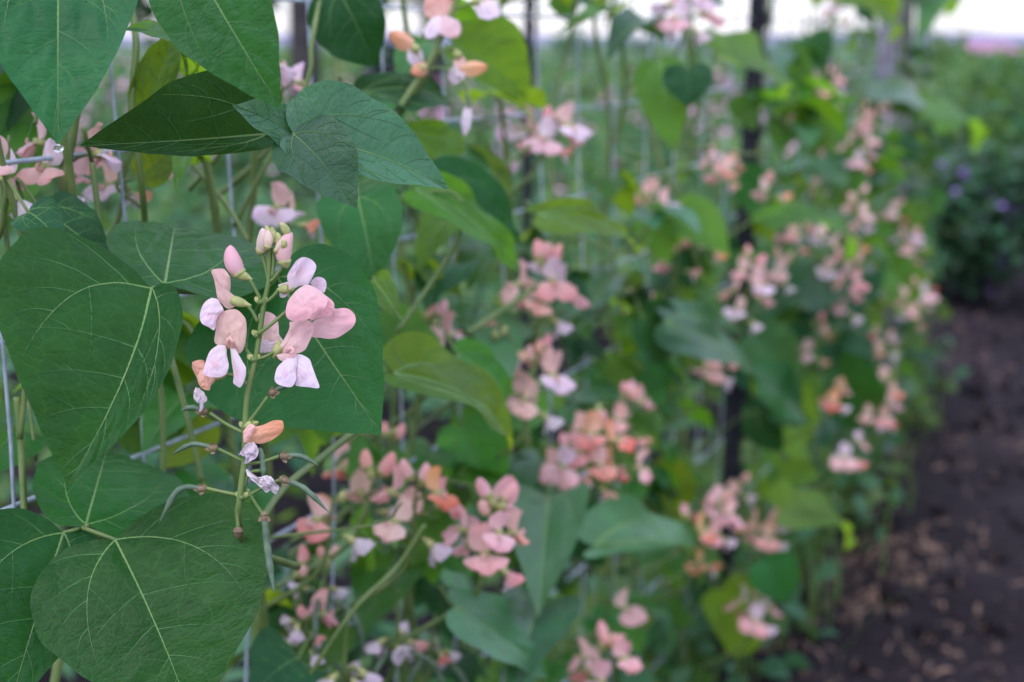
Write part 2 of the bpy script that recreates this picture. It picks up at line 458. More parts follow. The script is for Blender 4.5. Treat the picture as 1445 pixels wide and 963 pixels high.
    if veins:
        e = 1e-3
        for pts, w0, w1 in VS:
            base = F(pts)
            du = F(pts + np.array([e, 0])) - base; dv = F(pts + np.array([0, e])) - base
            N = np.cross(du, dv); N /= np.linalg.norm(N, axis=1)[:, None]
            T = np.gradient(base, axis=0); T /= np.linalg.norm(T, axis=1)[:, None]
            B = np.cross(N, T)
            wd = (np.linspace(w0, w1 * 0.35, len(pts)) * 0.0078 * L * vein_w)[:, None]
            for sgn in (1, -1):
                V = np.concatenate([base + B * wd + N * sgn * 0.0001, base + N * sgn * (wd * 0.3 + 0.00035), base - B * wd + N * sgn * 0.0001])
                n_ = len(pts)
                Fc = []
                for i in range(n_ - 1):
                    for j in range(2):
                        q = (j * n_ + i, j * n_ + i + 1, (j + 1) * n_ + i + 1, (j + 1) * n_ + i)
                        Fc.append(q if sgn < 0 else q[::-1])
                mb.add(V, Fc, mats[1] if w0 > .4 else 3, flatuv(np.concatenate([pts] * 3)), Mx, off)

def chord(bend):
    return 1.0 if abs(bend) < 1e-3 else math.sin(bend / 2) / (bend / 2)

def leaf(vine, base, tip, wl, wr, roll=0, up=0.0, mat=None, veins=0, name='leaf', stalk=None, label=None, nr=None, nc=None, **kw):
    """base / tip: (px, py, z).  wl / wr: apparent half widths in photo pixels to either side, roll turns the blade about its own axis"""
    b, t = P(*base), P(*tip)
    d = t - b
    c = (b + t) / 2
    view = (CAMP - c).normalized()
    fr = frame(d, view + Vector((0, 0, up)), roll)
    zm = (base[2] + tip[2]) / 2
    bend = kw.pop('bend', 0.4)
    L = d.length / chord(bend)
    pk_ = kw.pop('pucker', 0.0011)
    mb = MB()
    leaf_blade(mb, L, wl / FPX * zm, wr / FPX * zm, fr, None, bend=bend, veins=veins,
               nr=nr or (76 if veins else 18), nc=nc or (26 if veins else 7),
               pucker=pk_ if veins else 0.0, **kw)
    if stalk:
        pts = [np.zeros(3)] + [np.array(P(*q) - b) for q in stalk]
        r = 0.0011
        tube(mb, spline(pts, 6 * len(pts)), [r * 0.85, r, r * 1.15], 7, 2)
    else:
        end = PF(*proj(b)[:2], 0.0)
        e = Vector(end) - b
        m1 = -d.normalized() * 0.02 + e * 0.4 + Vector((0, 0, 0.008))
        e = e + Vector((0, 0, -0.02)) + FU * random.uniform(-.02, .02)
        if e.length < 0.4: tube(mb, spline([np.zeros(3), np.array(m1), np.array(e)], 10), [0.0009, 0.0013], 6, 2)
    o = obj(name, mb.mesh(name, [mat or M_LEAF, M_VEIN, M_STEM, M_VEIN_FINE]), vine)
    o.location = b - vine.location
    if label: o['label'] = label
    return o

# ------------------------------------------------------------------ petals and flowers
def petal(mb, base, tip, normal, W, mat=0, roll=0, bend=0.5, cup=0.25, ruffle=0.06, pk=0.85, q=0.45, seed=0, nu=12, nv=10, claw=0.16, wrinkle=0.012, crease=0.10, crumple=0.03):
    b, t = Vector(base), Vector(tip)
    d = t - b
    fr = frame(d, normal, roll)
    L = d.length / chord(bend)
    u = np.sin(np.linspace(0, math.pi / 2, nu)); v = np.linspace(-1, 1, nv)
    U, Vv = np.meshgrid(u, v, indexing='ij')
    prof = np.maximum(np.sin(math.pi * np.clip(U, 0, 1) ** pk) ** q, claw * (1 - U))
    X = W / 2 * prof * Vv
    rs = np.random.RandomState(seed); ph = rs.uniform(0, 6.28, 5)
    X = X * (1 + 0.06 * np.sin(U * 7 + ph[2] + np.sign(Vv) * 1.3) * U)
    Y = U * L + 0.03 * L * U ** 3 * np.sin(Vv * 4 + ph[4])
    Z = cup * (Vv ** 2) * prof * W * 0.5 + ruffle * W * np.abs(Vv) * np.sin(U * 9 + ph[0] + Vv * 2) * U
    Z = Z - crease * W * (np.sqrt(Vv ** 2 + 0.02) - 0.14) * prof
    Z = Z + 0.035 * W * np.sin(Vv * 11 + ph[3]) * np.clip(U * 2.2 - 1.2, 0, 1) ** 2
    if crumple:
        k_ = 1.0 if crumple < 0.1 else 2.2
        nzv = np.array([noise.noise_vector((a_ * 3.1 * k_ + seed * 1.7, b_ * 1.8 * k_, seed * .37)) + 0.5 * noise.noise_vector((a_ * 8 * k_, b_ * 5 * k_ + seed, seed * .7))
                        for a_, b_ in zip(U.ravel(), Vv.ravel())]).reshape(nu, nv, 3) * crumple * W
        X = X + nzv[..., 0] * U * (1.0 if crumple >= .1 else .5); Y = Y + nzv[..., 1] * U * (1.0 if crumple >= .1 else .5); Z = Z + nzv[..., 2] * np.minimum(1, U * 3)
    if wrinkle:
        Z = Z + wrinkle * W * (np.sin(U * 13 + ph[1] + 4 * Vv) * np.sin(Vv * 5 + ph[2]) + 0.5 * np.sin(U * 23 + ph[3] - 6 * Vv))
        X = X * (1 + wrinkle * np.sin(U * 17 + ph[4]))
    a = bend * U
    if abs(bend) > 1e-4:
        yc = (L * np.sin(a) / bend) + (Y - U * L); zc = -L * (1 - np.cos(a)) / bend
    else: yc = Y; zc = 0 * Y
    p = np.stack([X, yc + Z * np.sin(a), zc + Z * np.cos(a)], -1).reshape(-1, 3)
    h = bend / 2; c_, s_ = math.cos(h), math.sin(h)
    p = np.stack([p[:, 0], p[:, 1] * c_ - p[:, 2] * s_, p[:, 1] * s_ + p[:, 2] * c_], 1)
    mb.add(p, grid_faces(nu, nv), mat, np.stack([0.5 + 0.5 * Vv.ravel(), U.ravel()], 1), fr, b)

def pod(mb, pts, r, mat=0, k=8):
    q = spline(pts, 22)
    t = np.linspace(0, 1, 22)
    rr = r * np.clip(np.minimum(t * 7 + 0.35, (1 - t) * 3.2 + 0.10), 0, 1) * (1 + 0.08 * np.sin(t * 30))
    tube(mb, q, rr, k, mat)

def cupshape(mb, base, tip, r, mat, k=10):
    b, t = np.array(base, float), np.array(tip, float)
    f = np.array([-.1, .08, .25, .45, .65, .85, 1.0])
    rr = r * np.array([.22, .38, .68, .90, .98, .96, .80])
    tube(mb, b + (t - b) * f[:, None], rr, k, mat)

def budshape(mb, base, tip, r, m_tip=0, m_cal=1, bow=0.12, cal=0.3, k=9):
    b, t = np.array(base, float), np.array(tip, float)
    d = t - b; L = np.linalg.norm(d)
    s = np.cross(d, [0.3, -1, 0.2]); s /= np.linalg.norm(s)
    q = np.array([b + d * f + s * bow * L * math.sin(math.pi * f) for f in np.linspace(0, 1, 14)])
    f = np.linspace(0, 1, 14)
    rr = r * (np.sin(np.pi * np.clip(f * 0.93 + 0.05, 0, 1)) ** 0.62) * (1.05 - 0.12 * f)
    rr[-1] *= 0.35
    tube(mb, q, rr, k, m_tip)
    n = max(3, int(14 * cal))
    tube(mb, np.concatenate([[b - d * 0.06], q[:n]]), np.concatenate([[r * 0.25], rr[:n] * 1.12 + 0.0003]), k, m_cal)

FM = [M_PINK, M_BLUSH, M_LILAC, M_PEACH, M_SALMON, M_CRUMP, M_CALYX, M_STEM, M_STEM_BR, M_POD, M_SOFT, M_ROSE, M_CREAM]
PINK, BLUSH, LILAC, PEACH, SALMON, CRUMP, CALYX, STEM, BROWN, POD, SOFT, ROSE, CREAM = range(13)

# prototypes, flower facing +Y, Z up, calyx at the origin
def proto_flower(seed, stand, wing, openness):
    r = random.Random(seed)
    mb = MB()
    cupshape(mb, (0, -0.002, 0), (0, 0.007, 0.0005), 0.0030, CALYX)
    j = lambda a: r.uniform(-a, a)
    petal(mb, (0, 0.004, 0.0015), (j(.003), 0.006 + j(.003), 0.019), (j(.3), 1, -0.2), 0.016, stand, bend=-0.5, cup=-0.45, seed=seed, pk=0.75)
    for s in (1, -1):
        petal(mb, (s * 0.001, 0.005, 0), (s * 0.012 * openness + j(.002), 0.017 + j(.002), -0.008 + j(.003)), (s * -0.35, 0.55, 0.9),
              0.019, wing, bend=0.7, cup=-0.35, seed=seed + 3 + s, pk=1.05, q=0.55)
    tube(mb, spline([(0, .004, 0), (0.001, .009, -.002), (.002, .012, 0), (0, .011, .002)], 8), [0.0018, 0.0014, 0.0009], 6, BLUSH)
    return mb.mesh("flower", FM)
def proto_bud(seed, mat, L, r):
    mb = MB()
    budshape(mb, (0, 0, 0), (0.0015, L, 0.002), r, mat, CALYX, 0.10, 0.3)
    return mb.mesh("bud", FM)
def proto_wilt(seed, mat):
    r = random.Random(seed)
    mb = MB()
    cupshape(mb, (0, -0.002, 0), (0, 0.006, -0.001), 0.0026, CALYX)
    petal(mb, (0, 0.004, 0), (r.uniform(-.004, .004), 0.018, 0.004), (0.2, 0, 1), 0.013, mat, bend=0.6, cup=-0.9, seed=seed, wrinkle=0.06, nu=12, nv=10)
    petal(mb, (0, 0.005, -.001), (r.uniform(-.003, .003), 0.010, -0.012), (0.1, 1, 0.3), 0.010, CRUMP, bend=0.5, cup=0.5, seed=seed + 1, wrinkle=0.14, nu=14, nv=12)
    return mb.mesh("wilted_flower", FM)
PF_FRESH = [proto_flower(1, SOFT, ROSE, 0.9), proto_flower(2, ROSE, ROSE, 0.6), proto_flower(3, LILAC, ROSE, 1.1),
            proto_flower(4, PEACH, SALMON, 0.7), proto_flower(5, BLUSH, LILAC, 0.9), proto_flower(6, SOFT, SALMON, 0.6), proto_flower(7, SOFT, SOFT, 0.5), proto_flower(8, SOFT, ROSE, 0.35)]
PF_BUD = [proto_bud(1, SOFT, 0.014, 0.0040), proto_bud(2, ROSE, 0.017, 0.0046), proto_bud(3, CALYX, 0.008, 0.0028)]
PF_WILT = [proto_wilt(1, PEACH), proto_wilt(2, SALMON), proto_wilt(3, CRUMP)]

def cluster(vine, px, py, off, size, seed, lean=(0.15, 0.0), fresh=8, buds=4, wilt=3, tone=None, stalk=0.10, scale=1.0, label=None, pods=0):
    """a raceme: centre pixel, metres in front of the fence, flowering length in metres"""
    r = random.Random(seed)
    c = PF(px, py, off)
    axis = (Vector((0, 0, 1)) + FN * lean[0] + FU * lean[1]).normalized()
    lo, hi = c - axis * size * 0.5, c + axis * size * 0.5
    mb = MB()
    root = lo - axis * stalk * 0.6 - FN * stalk * 0.55 + FU * r.uniform(-.03, .03)
    pts = spline([np.array(q - c) for q in (root, lo - axis * stalk * .25 - FN * stalk * .1, lo, c + FU * r.uniform(-.004, .004), hi)], 22)
    tube(mb, pts, [0.0020, 0.0019, 0.0017, 0.0008], 7, STEM)
    n = fresh + buds + wilt + pods
    spots = []
    rows = max(1, n)
    for i in range(rows):
        f = (i + 0.5) / rows
        kind = 'pod' if i < pods else 'wilt' if i < wilt + pods else 'fresh' if i < wilt + pods + fresh else 'bud'
        if kind == 'fresh': ff = 0.15 + 0.62 * (i - wilt - pods) / max(1, fresh)
        elif kind == 'bud': ff = 0.80 + 0.22 * (i - wilt - pods - fresh) / max(1, buds)
        else: ff = 0.02 + 0.22 * (i) / max(1, wilt + pods)
        a = i * 2.4 + r.uniform(-.4, .4)
        e = Vector(FN) * math.cos(a) + Vector(FU) * math.sin(a)
        p0 = lo + axis * size * ff
        plen = (0.018 if kind == 'fresh' else 0.013 if kind != 'bud' else 0.004) * scale
        p1 = p0 + (e * 0.85 + axis * 0.45) * plen
        if kind != 'bud':
            tube(mb, spline([np.array(p0 - c), np.array((p0 + p1) / 2 - c + axis * .002), np.array(p1 - c)], 5), [0.0009, 0.0008], 5, STEM)
        spots.append((kind, p1, e))
    cl = obj('flower_cluster', mb.mesh('flower_cluster', FM), vine)
    cl.location = c - vine.location
    if label: cl['label'] = label
    for kind, p1, e in spots:
        sc = scale * r.uniform(0.85, 1.12)
        if kind == 'pod':
            mbp = MB()
            q = np.array((e * 0.02 + Vector((0, 0, -0.012)))); q2 = np.array(e * 0.028 + Vector((0, 0, -0.045)))
            pod(mbp, [np.zeros(3), q, q2], 0.0022, POD)
            o = obj('bean_pod', mbp.mesh('bean_pod', FM), cl); o.location = p1 - c
            continue
        if kind == 'fresh':
            me = r.choice(PF_FRESH if tone is None else [PF_FRESH[k] for k in tone])
            ax = e + axis * r.uniform(-.15, .35) + Vector((0, 0, -0.05)); nm = 'flower'
        elif kind == 'bud':
            me = r.choice(PF_BUD); ax = e * 0.5 + axis * r.uniform(.5, 1.0); nm = 'bud'
        else:
            me = PF_WILT[2] if fresh == 0 and r.random() < .8 else r.choice(PF_WILT); ax = e + Vector((0, 0, r.uniform(-.8, .1))); nm = 'wilted_flower'
        fr = frame(ax, axis + Vector((r.uniform(-.2, .2), r.uniform(-.2, .2), 0)))
        # frame(): local Y along ax, local Z along the raceme axis
        o = obj(nm, me, cl)
        o.matrix_basis = Matrix.Translation(p1 - c) @ fr.to_4x4() @ Matrix.Scale(sc, 4)
    return cl


# ================================================================== the setting
random.seed(7)
M_SOIL, n, l = nt("dark_soil")
out = n.new("ShaderNodeOutputMaterial"); tc = n.new("ShaderNodeTexCoord")
n1 = node(n, "ShaderNodeTexNoise"); n1.inputs['Scale'].default_value = 2.2; n1.inputs['Detail'].default_value = 8
n2 = node(n, "ShaderNodeTexNoise"); n2.inputs['Scale'].default_value = 45; n2.inputs['Detail'].default_value = 6
l.new(tc.outputs['Object'], n1.inputs['Vector']); l.new(tc.outputs['Object'], n2.inputs['Vector'])
c1 = ramp(n, l, n1.outputs[0], [(0.3, (0.008, 0.006, 0.0075)), (0.52, (0.015, 0.0115, 0.0135)), (0.72, (0.034, 0.026, 0.027))])
c2 = ramp(n, l, n2.outputs[0], [(0.35, 0.72), (0.72, 1.35)])
cc = mixc(n, l, 1.0, c1, c2, 'MULTIPLY')
bs = n.new("ShaderNodeBsdfPrincipled"); bs.inputs['Roughness'].default_value = 0.95; bs.inputs['Specular IOR Level'].default_value = 0.15
bp = n.new("ShaderNodeBump"); bp.inputs['Strength'].default_value = 0.7; bp.inputs['Distance'].default_value = 0.012
l.new(n2.outputs[0], bp.inputs['Height']); l.new(bp.outputs[0], bs.inputs['Normal'])
l.new(cc, bs.inputs['Base Color']); l.new(bs.outputs[0], out.inputs[0])

def sheet(name, xs, ys, zfun, mat):
    mb = MB()
    V = [(x, y, zfun(x, y)) for y in ys for x in xs]
    F = grid_faces(len(ys), len(xs))
    mb.add(V, F, 0)
    o = obj(name, mb.mesh(name, [mat])); tag(o, None, None, kind='structure')
    return o
def soil_h(x, y):
    d = 1.0 if math.hypot(x, y) < 9 else max(0.0, 1 - (math.hypot(x, y) - 9) / 6)
    return d * (0.030 * noise.noise((x * 2.3, y * 2.3, 0)) + 0.022 * noise.noise((x * 7, y * 7, 3)) + 0.012 * noise.noise((x * 19, y * 19, 5)))
def geo(a, b, step, grow):
    v, o = a, [a]
    while v < b:
        v += step; o.append(v)
        if v > 7: step *= grow
    return o
gy = geo(-2.0, 1600, 0.05, 1.35)
gxp = geo(0, 1200, 0.05, 1.5)
gxp = [x for x in gxp if x < 4] + [5, 7, 10, 20, 60, 200, 700, 1500]
gx = [-x for x in gxp[:0:-1]] + gxp
sheet('soil_ground', gx, gy, soil_h, M_SOIL)

M_FIELD = plain("field_green", (0.026, 0.080, 0.022), (0.070, 0.135, 0.040), 0.35, 0.9)
mbf = MB()
mbf.add([(-900, 14, .05), (1200, 14, .05), (1500, 1500, .05), (-1500, 1500, .05)], [(0, 1, 2, 3)])
o = obj('field', mbf.mesh('field', [M_FIELD])); tag(o, None, None, kind='structure')
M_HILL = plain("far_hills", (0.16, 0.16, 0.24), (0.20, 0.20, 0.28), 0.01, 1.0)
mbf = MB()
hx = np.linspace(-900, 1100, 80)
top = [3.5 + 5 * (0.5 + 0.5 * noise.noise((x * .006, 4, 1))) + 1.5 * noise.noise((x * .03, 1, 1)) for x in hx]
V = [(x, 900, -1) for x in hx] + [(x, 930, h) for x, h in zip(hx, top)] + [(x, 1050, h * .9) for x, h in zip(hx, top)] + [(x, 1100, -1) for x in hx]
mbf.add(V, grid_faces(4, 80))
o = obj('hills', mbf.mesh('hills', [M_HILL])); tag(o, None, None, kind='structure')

# low-poly leaf scatter used for background greenery (real leaf-shaped faces through a volume)
def leafmass(pts, sizes, seed, mat_choices=1, upness=0.5):
    rs = np.random.RandomState(seed)
    mb = MB()
    N = len(pts)
    pts = np.asarray(pts); sizes = np.asarray(sizes)
    shape = np.array([(0, 0, 0), (0.42, 0.22, 0.09), (0.36, 0.6, 0.07), (0, 1.0, -0.10), (-0.36, 0.6, 0.07), (-0.42, 0.22, 0.09), (0, 0.45, 0.0)])
    fc = [(0, 1, 6), (1, 2, 6), (2, 3, 6), (3, 4, 6), (4, 5, 6), (5, 0, 6)]
    nrm = rs.normal(0, 1, (N, 3)) * (1 - upness) + np.array([0, 0, 1]) * upness * 1.6
    nrm /= np.linalg.norm(nrm, axis=1)[:, None]
    d = rs.normal(0, 1, (N, 3)) + np.array([0, 0, -0.5])
    d -= nrm * (d * nrm).sum(1)[:, None]; d /= np.linalg.norm(d, axis=1)[:, None]
    x = np.cross(d, nrm)
    V = pts[:, None, :] + sizes[:, None, None] * (shape[None, :, 0:1] * x[:, None] + shape[None, :, 1:2] * d[:, None] + shape[None, :, 2:3] * nrm[:, None])
    mi = rs.randint(0, mat_choices, N)
    mb.v.append(V.reshape(-1, 3)); mb.uv.append(np.tile(shape[:, :2] + [0.5, 0], (N, 1)))
    idx = (np.arange(N) * 7)[:, None, None] + np.array(fc)[None]
    mb.f = [tuple(t) for t in idx.reshape(-1, 3).tolist()]
    mb.m = np.repeat(mi, 6).tolist(); mb.n = 7 * N
    return mb
def bgleaf(name, a, b, tr, tf=0.3):
    m, n, l = nt(name)
    out = n.new("ShaderNodeOutputMaterial"); tc = n.new("ShaderNodeTexCoord")
    nz = node(n, "ShaderNodeTexNoise"); nz.inputs['Scale'].default_value = 1.6; nz.inputs['Detail'].default_value = 5
    l.new(tc.outputs['Object'], nz.inputs['Vector'])
    c = ramp(n, l, nz.outputs[0], [(0.35, a), (0.65, b)])
    bs = n.new("ShaderNodeBsdfPrincipled"); bs.inputs['Roughness'].default_value = 0.5; bs.inputs['Specular IOR Level'].default_value = 0.2
    t = n.new("ShaderNodeBsdfTranslucent"); t.inputs[0].default_value = (*tr, 1)
    mx = n.new("ShaderNodeMixShader"); mx.inputs[0].default_value = tf
    l.new(c, bs.inputs['Base Color']); l.new(bs.outputs[0], mx.inputs[1]); l.new(t.outputs[0], mx.inputs[2]); l.new(mx.outputs[0], out.inputs[0])
    return m
M_BG1 = bgleaf("row_foliage", (0.034, 0.125, 0.060), (0.080, 0.190, 0.080), (0.14, 0.34, 0.08))
M_BG2 = bgleaf("row_foliage_light", (0.075, 0.175, 0.050), (0.14, 0.24, 0.075), (0.24, 0.42, 0.05))
M_BG3 = bgleaf("shrub_foliage_dark", (0.028, 0.072, 0.045), (0.060, 0.120, 0.060), (0.10, 0.2, 0.05), 0.25)
M_BG4 = bgleaf("tree_foliage", (0.028, 0.070, 0.030), (0.060, 0.115, 0.040), (0.15, 0.26, 0.05))
M_BG5 = bgleaf("evergreen_foliage", (0.014, 0.030, 0.030), (0.028, 0.050, 0.045), (0.03, 0.06, 0.03), 0.1)
M_BARK = plain("bark", (0.035, 0.030, 0.032), (0.075, 0.065, 0.065), 12, 0.9, bump=0.6)

# crops and weeds beyond the fence
rs = np.random.RandomState(3)
pts, sz = [], []
while len(pts) < 36000:
    s, w = rs.uniform(-0.4, 13), 0.35 + 9.5 * rs.uniform(0, 1) ** 1.15
    p = np.array(fence(s, 0, -w))
    row = 0.5 + 0.5 * math.cos(w * 2 * math.pi / 1.25)
    hm = (0.12 + 0.42 * row ** 0.7) * (0.75 + 0.5 * noise.noise((p[0] * 1.3, p[1] * 1.3, 2)))
    if rs.uniform() > 0.25 + 0.75 * row: continue
    p[2] = hm * rs.uniform(0, 1) ** 0.6
    pts.append(p); sz.append(rs.uniform(0.035, 0.085))
o = obj('crop_foliage', leafmass(pts, sz, 3, 3).mesh('crop_foliage', [M_BG1, M_BG1, M_BG2])); tag(o, 'low leafy green crops growing in the garden beyond the wire fence', 'crops', kind='stuff')
pts, sz = [], []
while len(pts) < 9000:
    y = 9 + 45 * rs.uniform(0, 1) ** 1.6
    x = rs.uniform(-.42, .42) * y * 1.05
    if Vector((x, y, 0)).dot(FN) > -FD - .8 and y < 12: continue
    hh = (0.22 + 0.75 * max(0, noise.noise((x * .22, y * .11, 7)) + .15)) * rs.uniform(0, 1) ** .5
    pts.append((x, y, min(hh, .9))); sz.append(rs.uniform(.10, .22) * (1 + y * .02))
o = obj('far_crop_foliage', leafmass(pts, sz, 13, 3).mesh('far_crop_foliage', [M_BG1, M_BG4, M_BG2])); tag(o, 'far off rows of taller green crops reaching towards the horizon', 'crops', kind='stuff')
# pink and mauve blossoms among the far crops
pts, sz = [], []
for i in range(260):
    p = np.array(fence(rs.uniform(4.5, 11), 0, -rs.uniform(1.0, 6)))
    cl_ = rs.uniform(.45, .78)
    for k in range(4): pts.append(p + np.r_[rs.normal(0, .05, 2), cl_ + rs.normal(0, .04)]); sz.append(rs.uniform(.03, .05))
M_MAUVE = plain("mauve_blossom", (0.42, 0.20, 0.34), (0.62, 0.34, 0.42), 3, 0.7)
o = obj('crop_blossom', leafmass(pts, sz, 9).mesh('crop_blossom', [M_MAUVE])); tag(o, 'scattered pink and mauve blossom over the crops beyond the fence', 'flowers', kind='stuff')
# weeds and grass at the foot of the fence
def blades(n, place_, seed, hmin, hmax):
    rs = np.random.RandomState(seed); mb = MB()
    for i in range(n):
        p = np.array(place_(rs)); h = rs.uniform(hmin, hmax); a = rs.uniform(0, 6.28); ln = rs.uniform(.1, .6) * h
        d = np.array([math.cos(a), math.sin(a), 0]); sd_ = np.array([-d[1], d[0], 0]) * rs.uniform(.0015, .0035)
        V = []
        for t in (0, .35, .7, 1.0):
            c = p + d * ln * t * t + np.array([0, 0, h * (t - .25 * t * t)])
            V += [c + sd_ * (1 - t * .95), c - sd_ * (1 - t * .95)]
        mb.add(V, [(0, 1, 3, 2), (2, 3, 5, 4), (4, 5, 7, 6)], rs.randint(0, 2))
    return mb
M_GRASS = bgleaf("grass_blade", (0.055, 0.13, 0.025), (0.12, 0.19, 0.05), (0.2, 0.34, 0.04))
o = obj('grass', blades(3000, lambda r: fence(r.uniform(.2, 3.6), 0.0, r.normal(-.09, .08)), 5, .08, .34).mesh('grass', [M_GRASS, M_BG2])); tag(o, 'thin green grass blades along the foot of the fence', 'grass', kind='stuff')
pts, sz = [], []
for i in range(2600):
    s = rs.uniform(.3, 4.0); w = rs.normal(-.06, .075)
    p = np.array(fence(s, 0, w)); p[2] = abs(rs.normal(0, .14)) * max(0.15, 1 - abs(w) * 2.2) + .01
    pts.append(p); sz.append(rs.uniform(.02, .055))
o = obj('weeds', leafmass(pts, sz, 11, 2).mesh('weeds', [M_BG1, M_GRASS])); tag(o, 'small leafy weeds around the feet of the bean vines', 'weeds', kind='stuff')

# straw and dry leaves on the dark soil
M_STRAW = plain("straw", (0.06, 0.040, 0.030), (0.23, 0.15, 0.10), 14, 0.9)
mb = MB()
patches = [(1270, 770, 34, .10), (1190, 840, 12, .05), (1385, 520, 26, .22), (1330, 900, 14, .09), (1300, 640, 8, .10), (1100, 930, 14, .10), (1340, 470, 14, .15), (1400, 640, 5, .1), (1420, 700, 4, .15), (1225, 800, 14, .05)]
for (px, py, cnt, spread) in patches:
    d = P(px, py, 1) - CAMP
    c = CAMP + d * (-EYE / d.z)
    for i in range(int(cnt * 6)):
        x, y = c.x + rs.normal(0, spread), c.y + rs.normal(0, spread * 1.5)
        a = rs.uniform(0, 6.28); L = rs.uniform(.008, .045); w = rs.uniform(.001, .0042)
        dv = np.array([math.cos(a), math.sin(a), 0]); sv = np.array([-dv[1], dv[0], rs.normal(0, .5)])
        V = []
        for t in (-.5, -.15, .2, .5):
            hh = soil_h(x + dv[0] * L * t, y + dv[1] * L * t) + .006 + .02 * (0.25 - t * t) + rs.normal(0, .003)
            q = np.array([x, y, hh]) + dv * L * t + sv * .01 * t
            ww = w * (1.05 - abs(t) * 1.5)
            V += [q + sv * ww, q - sv * ww]
        mb.add(V, [(0, 1, 3, 2), (2, 3, 5, 4), (4, 5, 7, 6)])
o = obj('straw_litter', mb.mesh('straw_litter', [M_STRAW])); tag(o, 'dry tan straw and withered leaves lying on the dark soil path', 'straw', kind='stuff')
mb = MB()
for i in range(900):
    x, y = rs.uniform(.3, 2.6), rs.uniform(.8, 5.2)
    r_ = rs.uniform(.006, .022) * (1 if rs.uniform() < .93 else 1.8)
    q = []
    k = 6
    V = []
    ph_ = rs.uniform(0, 6.28)
    for lv, rr in ((-.6, .7), (0, 1.0), (.6, .65)):
        for j in range(k):
            a = j / k * 6.28 + ph_
            jr = rs.uniform(.75, 1.2)
            V.append((x + math.cos(a) * r_ * rr * jr, y + math.sin(a) * r_ * rr * jr, soil_h(x, y) + r_ * .25 + lv * r_ * .8))
    V.append((x, y, soil_h(x, y) + r_ * 1.0))
    F = [(a * k + j, a * k + (j + 1) % k, (a + 1) * k + (j + 1) % k, (a + 1) * k + j) for a in range(2) for j in range(k)] + [(2 * k + j, 2 * k + (j + 1) % k, 3 * k) for j in range(k)]
    mb.add(V, F)
o = obj('soil_clods', mb.mesh('soil_clods', [M_SOIL])); tag(o, 'small crumbled clods of dark soil across the path', 'soil clods', kind='stuff')

# ---- posts
def post(name, px0, py0, px1, z, w, label, mat, cat='fence post', down=True, top=None):
    """steel or wooden post seen from (px0,py0) down to the ground, leaning as in the photo"""
    a = P(px0, py0, z); b = P(px1, py0 + 500, z)
    d = (b - a).normalized()
    foot = a + d * ((a.z + 0.05) / -d.z)
    headp = a - d * (top if top is not None else 0.5)
    root = empty(name, (foot.x, foot.y, 0)); tag(root, label, cat)
    return root, foot, headp, d
def steel_post(px0, py0, px1, z, label, width=.026, top=.5):
    root, foot, head, d = post('fence_post', px0, py0, px1, z, width, label, M_POST, top=top)
    mb = MB()
    L = (head - foot).length
    fr = frame(head - foot, -FN)
    w, t = width / 2, .0035
    prof = [(-w, 0), (w, 0), (w, t), (t / 1.4, t), (t / 1.4, width * .9), (-t / 1.4, width * .9), (-t / 1.4, t), (-w, t)]
    V = [(x, yy, z_) for yy in (0, L) for (x, z_) in prof]
    k = len(prof)
    F = [(j, (j + 1) % k, k + (j + 1) % k, k + j) for j in range(k)] + [tuple(range(k)), tuple(range(2 * k - 1, k - 1, -1))]
    mb.add(V, F, 0, None, fr, foot)
    place('post_shaft', mb, [M_POST], root, root.location, False)
    for i in range(int(L / .054)):
        mb = MB()
        y = .03 + i * .054
        V = [(sx * w * .55, y + sy * .009, zz) for zz in (-.0065, .001) for sx in (-1, 1) for sy in (-1, 1)]
        mb.add(V, [(0, 1, 3, 2), (4, 5, 7, 6), (0, 1, 5, 4), (2, 3, 7, 6), (0, 2, 6, 4), (1, 3, 7, 5)], 0, None, fr, foot)
        place('stud', mb, [M_POST], root, foot + (head - foot) * (y / L), False)
    return root
steel_post(1079, 0, 1050, fence_z(1060, 300, .03), 'black steel post standing among the pink bean flowers', .024, .6)
steel_post(752, 0, 745, 3.3, 'thin dark post seen through the wire grid beyond the bean vines', .024, .5)
root, foot, head, d = post('wooden_post', 1262, 60, 1240, 3.42, .07, 'weathered grey wooden post at the far end of the bean row', M_WOOD, top=.22)
mb = MB()
fr = frame(head - foot, -FN)
L = (head - foot).length
V, k = [], 12
for i in range(15):
    y = L * i / 14
    for j in range(k):
        a = j / k * 2 * math.pi
        rr = .042 * (1 + .10 * noise.noise((math.cos(a) * 2, math.sin(a) * 2, y * 2.5))) * (1 if i < 14 else .9)
        V.append((math.cos(a) * rr, y, math.sin(a) * rr))
F = [(i * k + j, i * k + (j + 1) % k, (i + 1) * k + (j + 1) % k, (i + 1) * k + j) for i in range(14) for j in range(k)] + [tuple(14 * k + j for j in range(k))]
mb.add(V, F, 0, None, fr, foot)
place('post_shaft', mb, [M_WOOD], root, root.location)
for hgt in (.25, .50, .72, .9):
    mb = MB()
    q = foot + (head - foot).normalized() * (L * hgt)
    ring = [np.array(q) + .046 * (math.cos(a) * np.array(fr.col[0]) + math.sin(a) * np.array(fr.col[2])) for a in np.linspace(0, 6.4, 26)]
    tube(mb, ring, .0016, 5)
    place('wire_tie', mb, [M_WIRE], root, q)

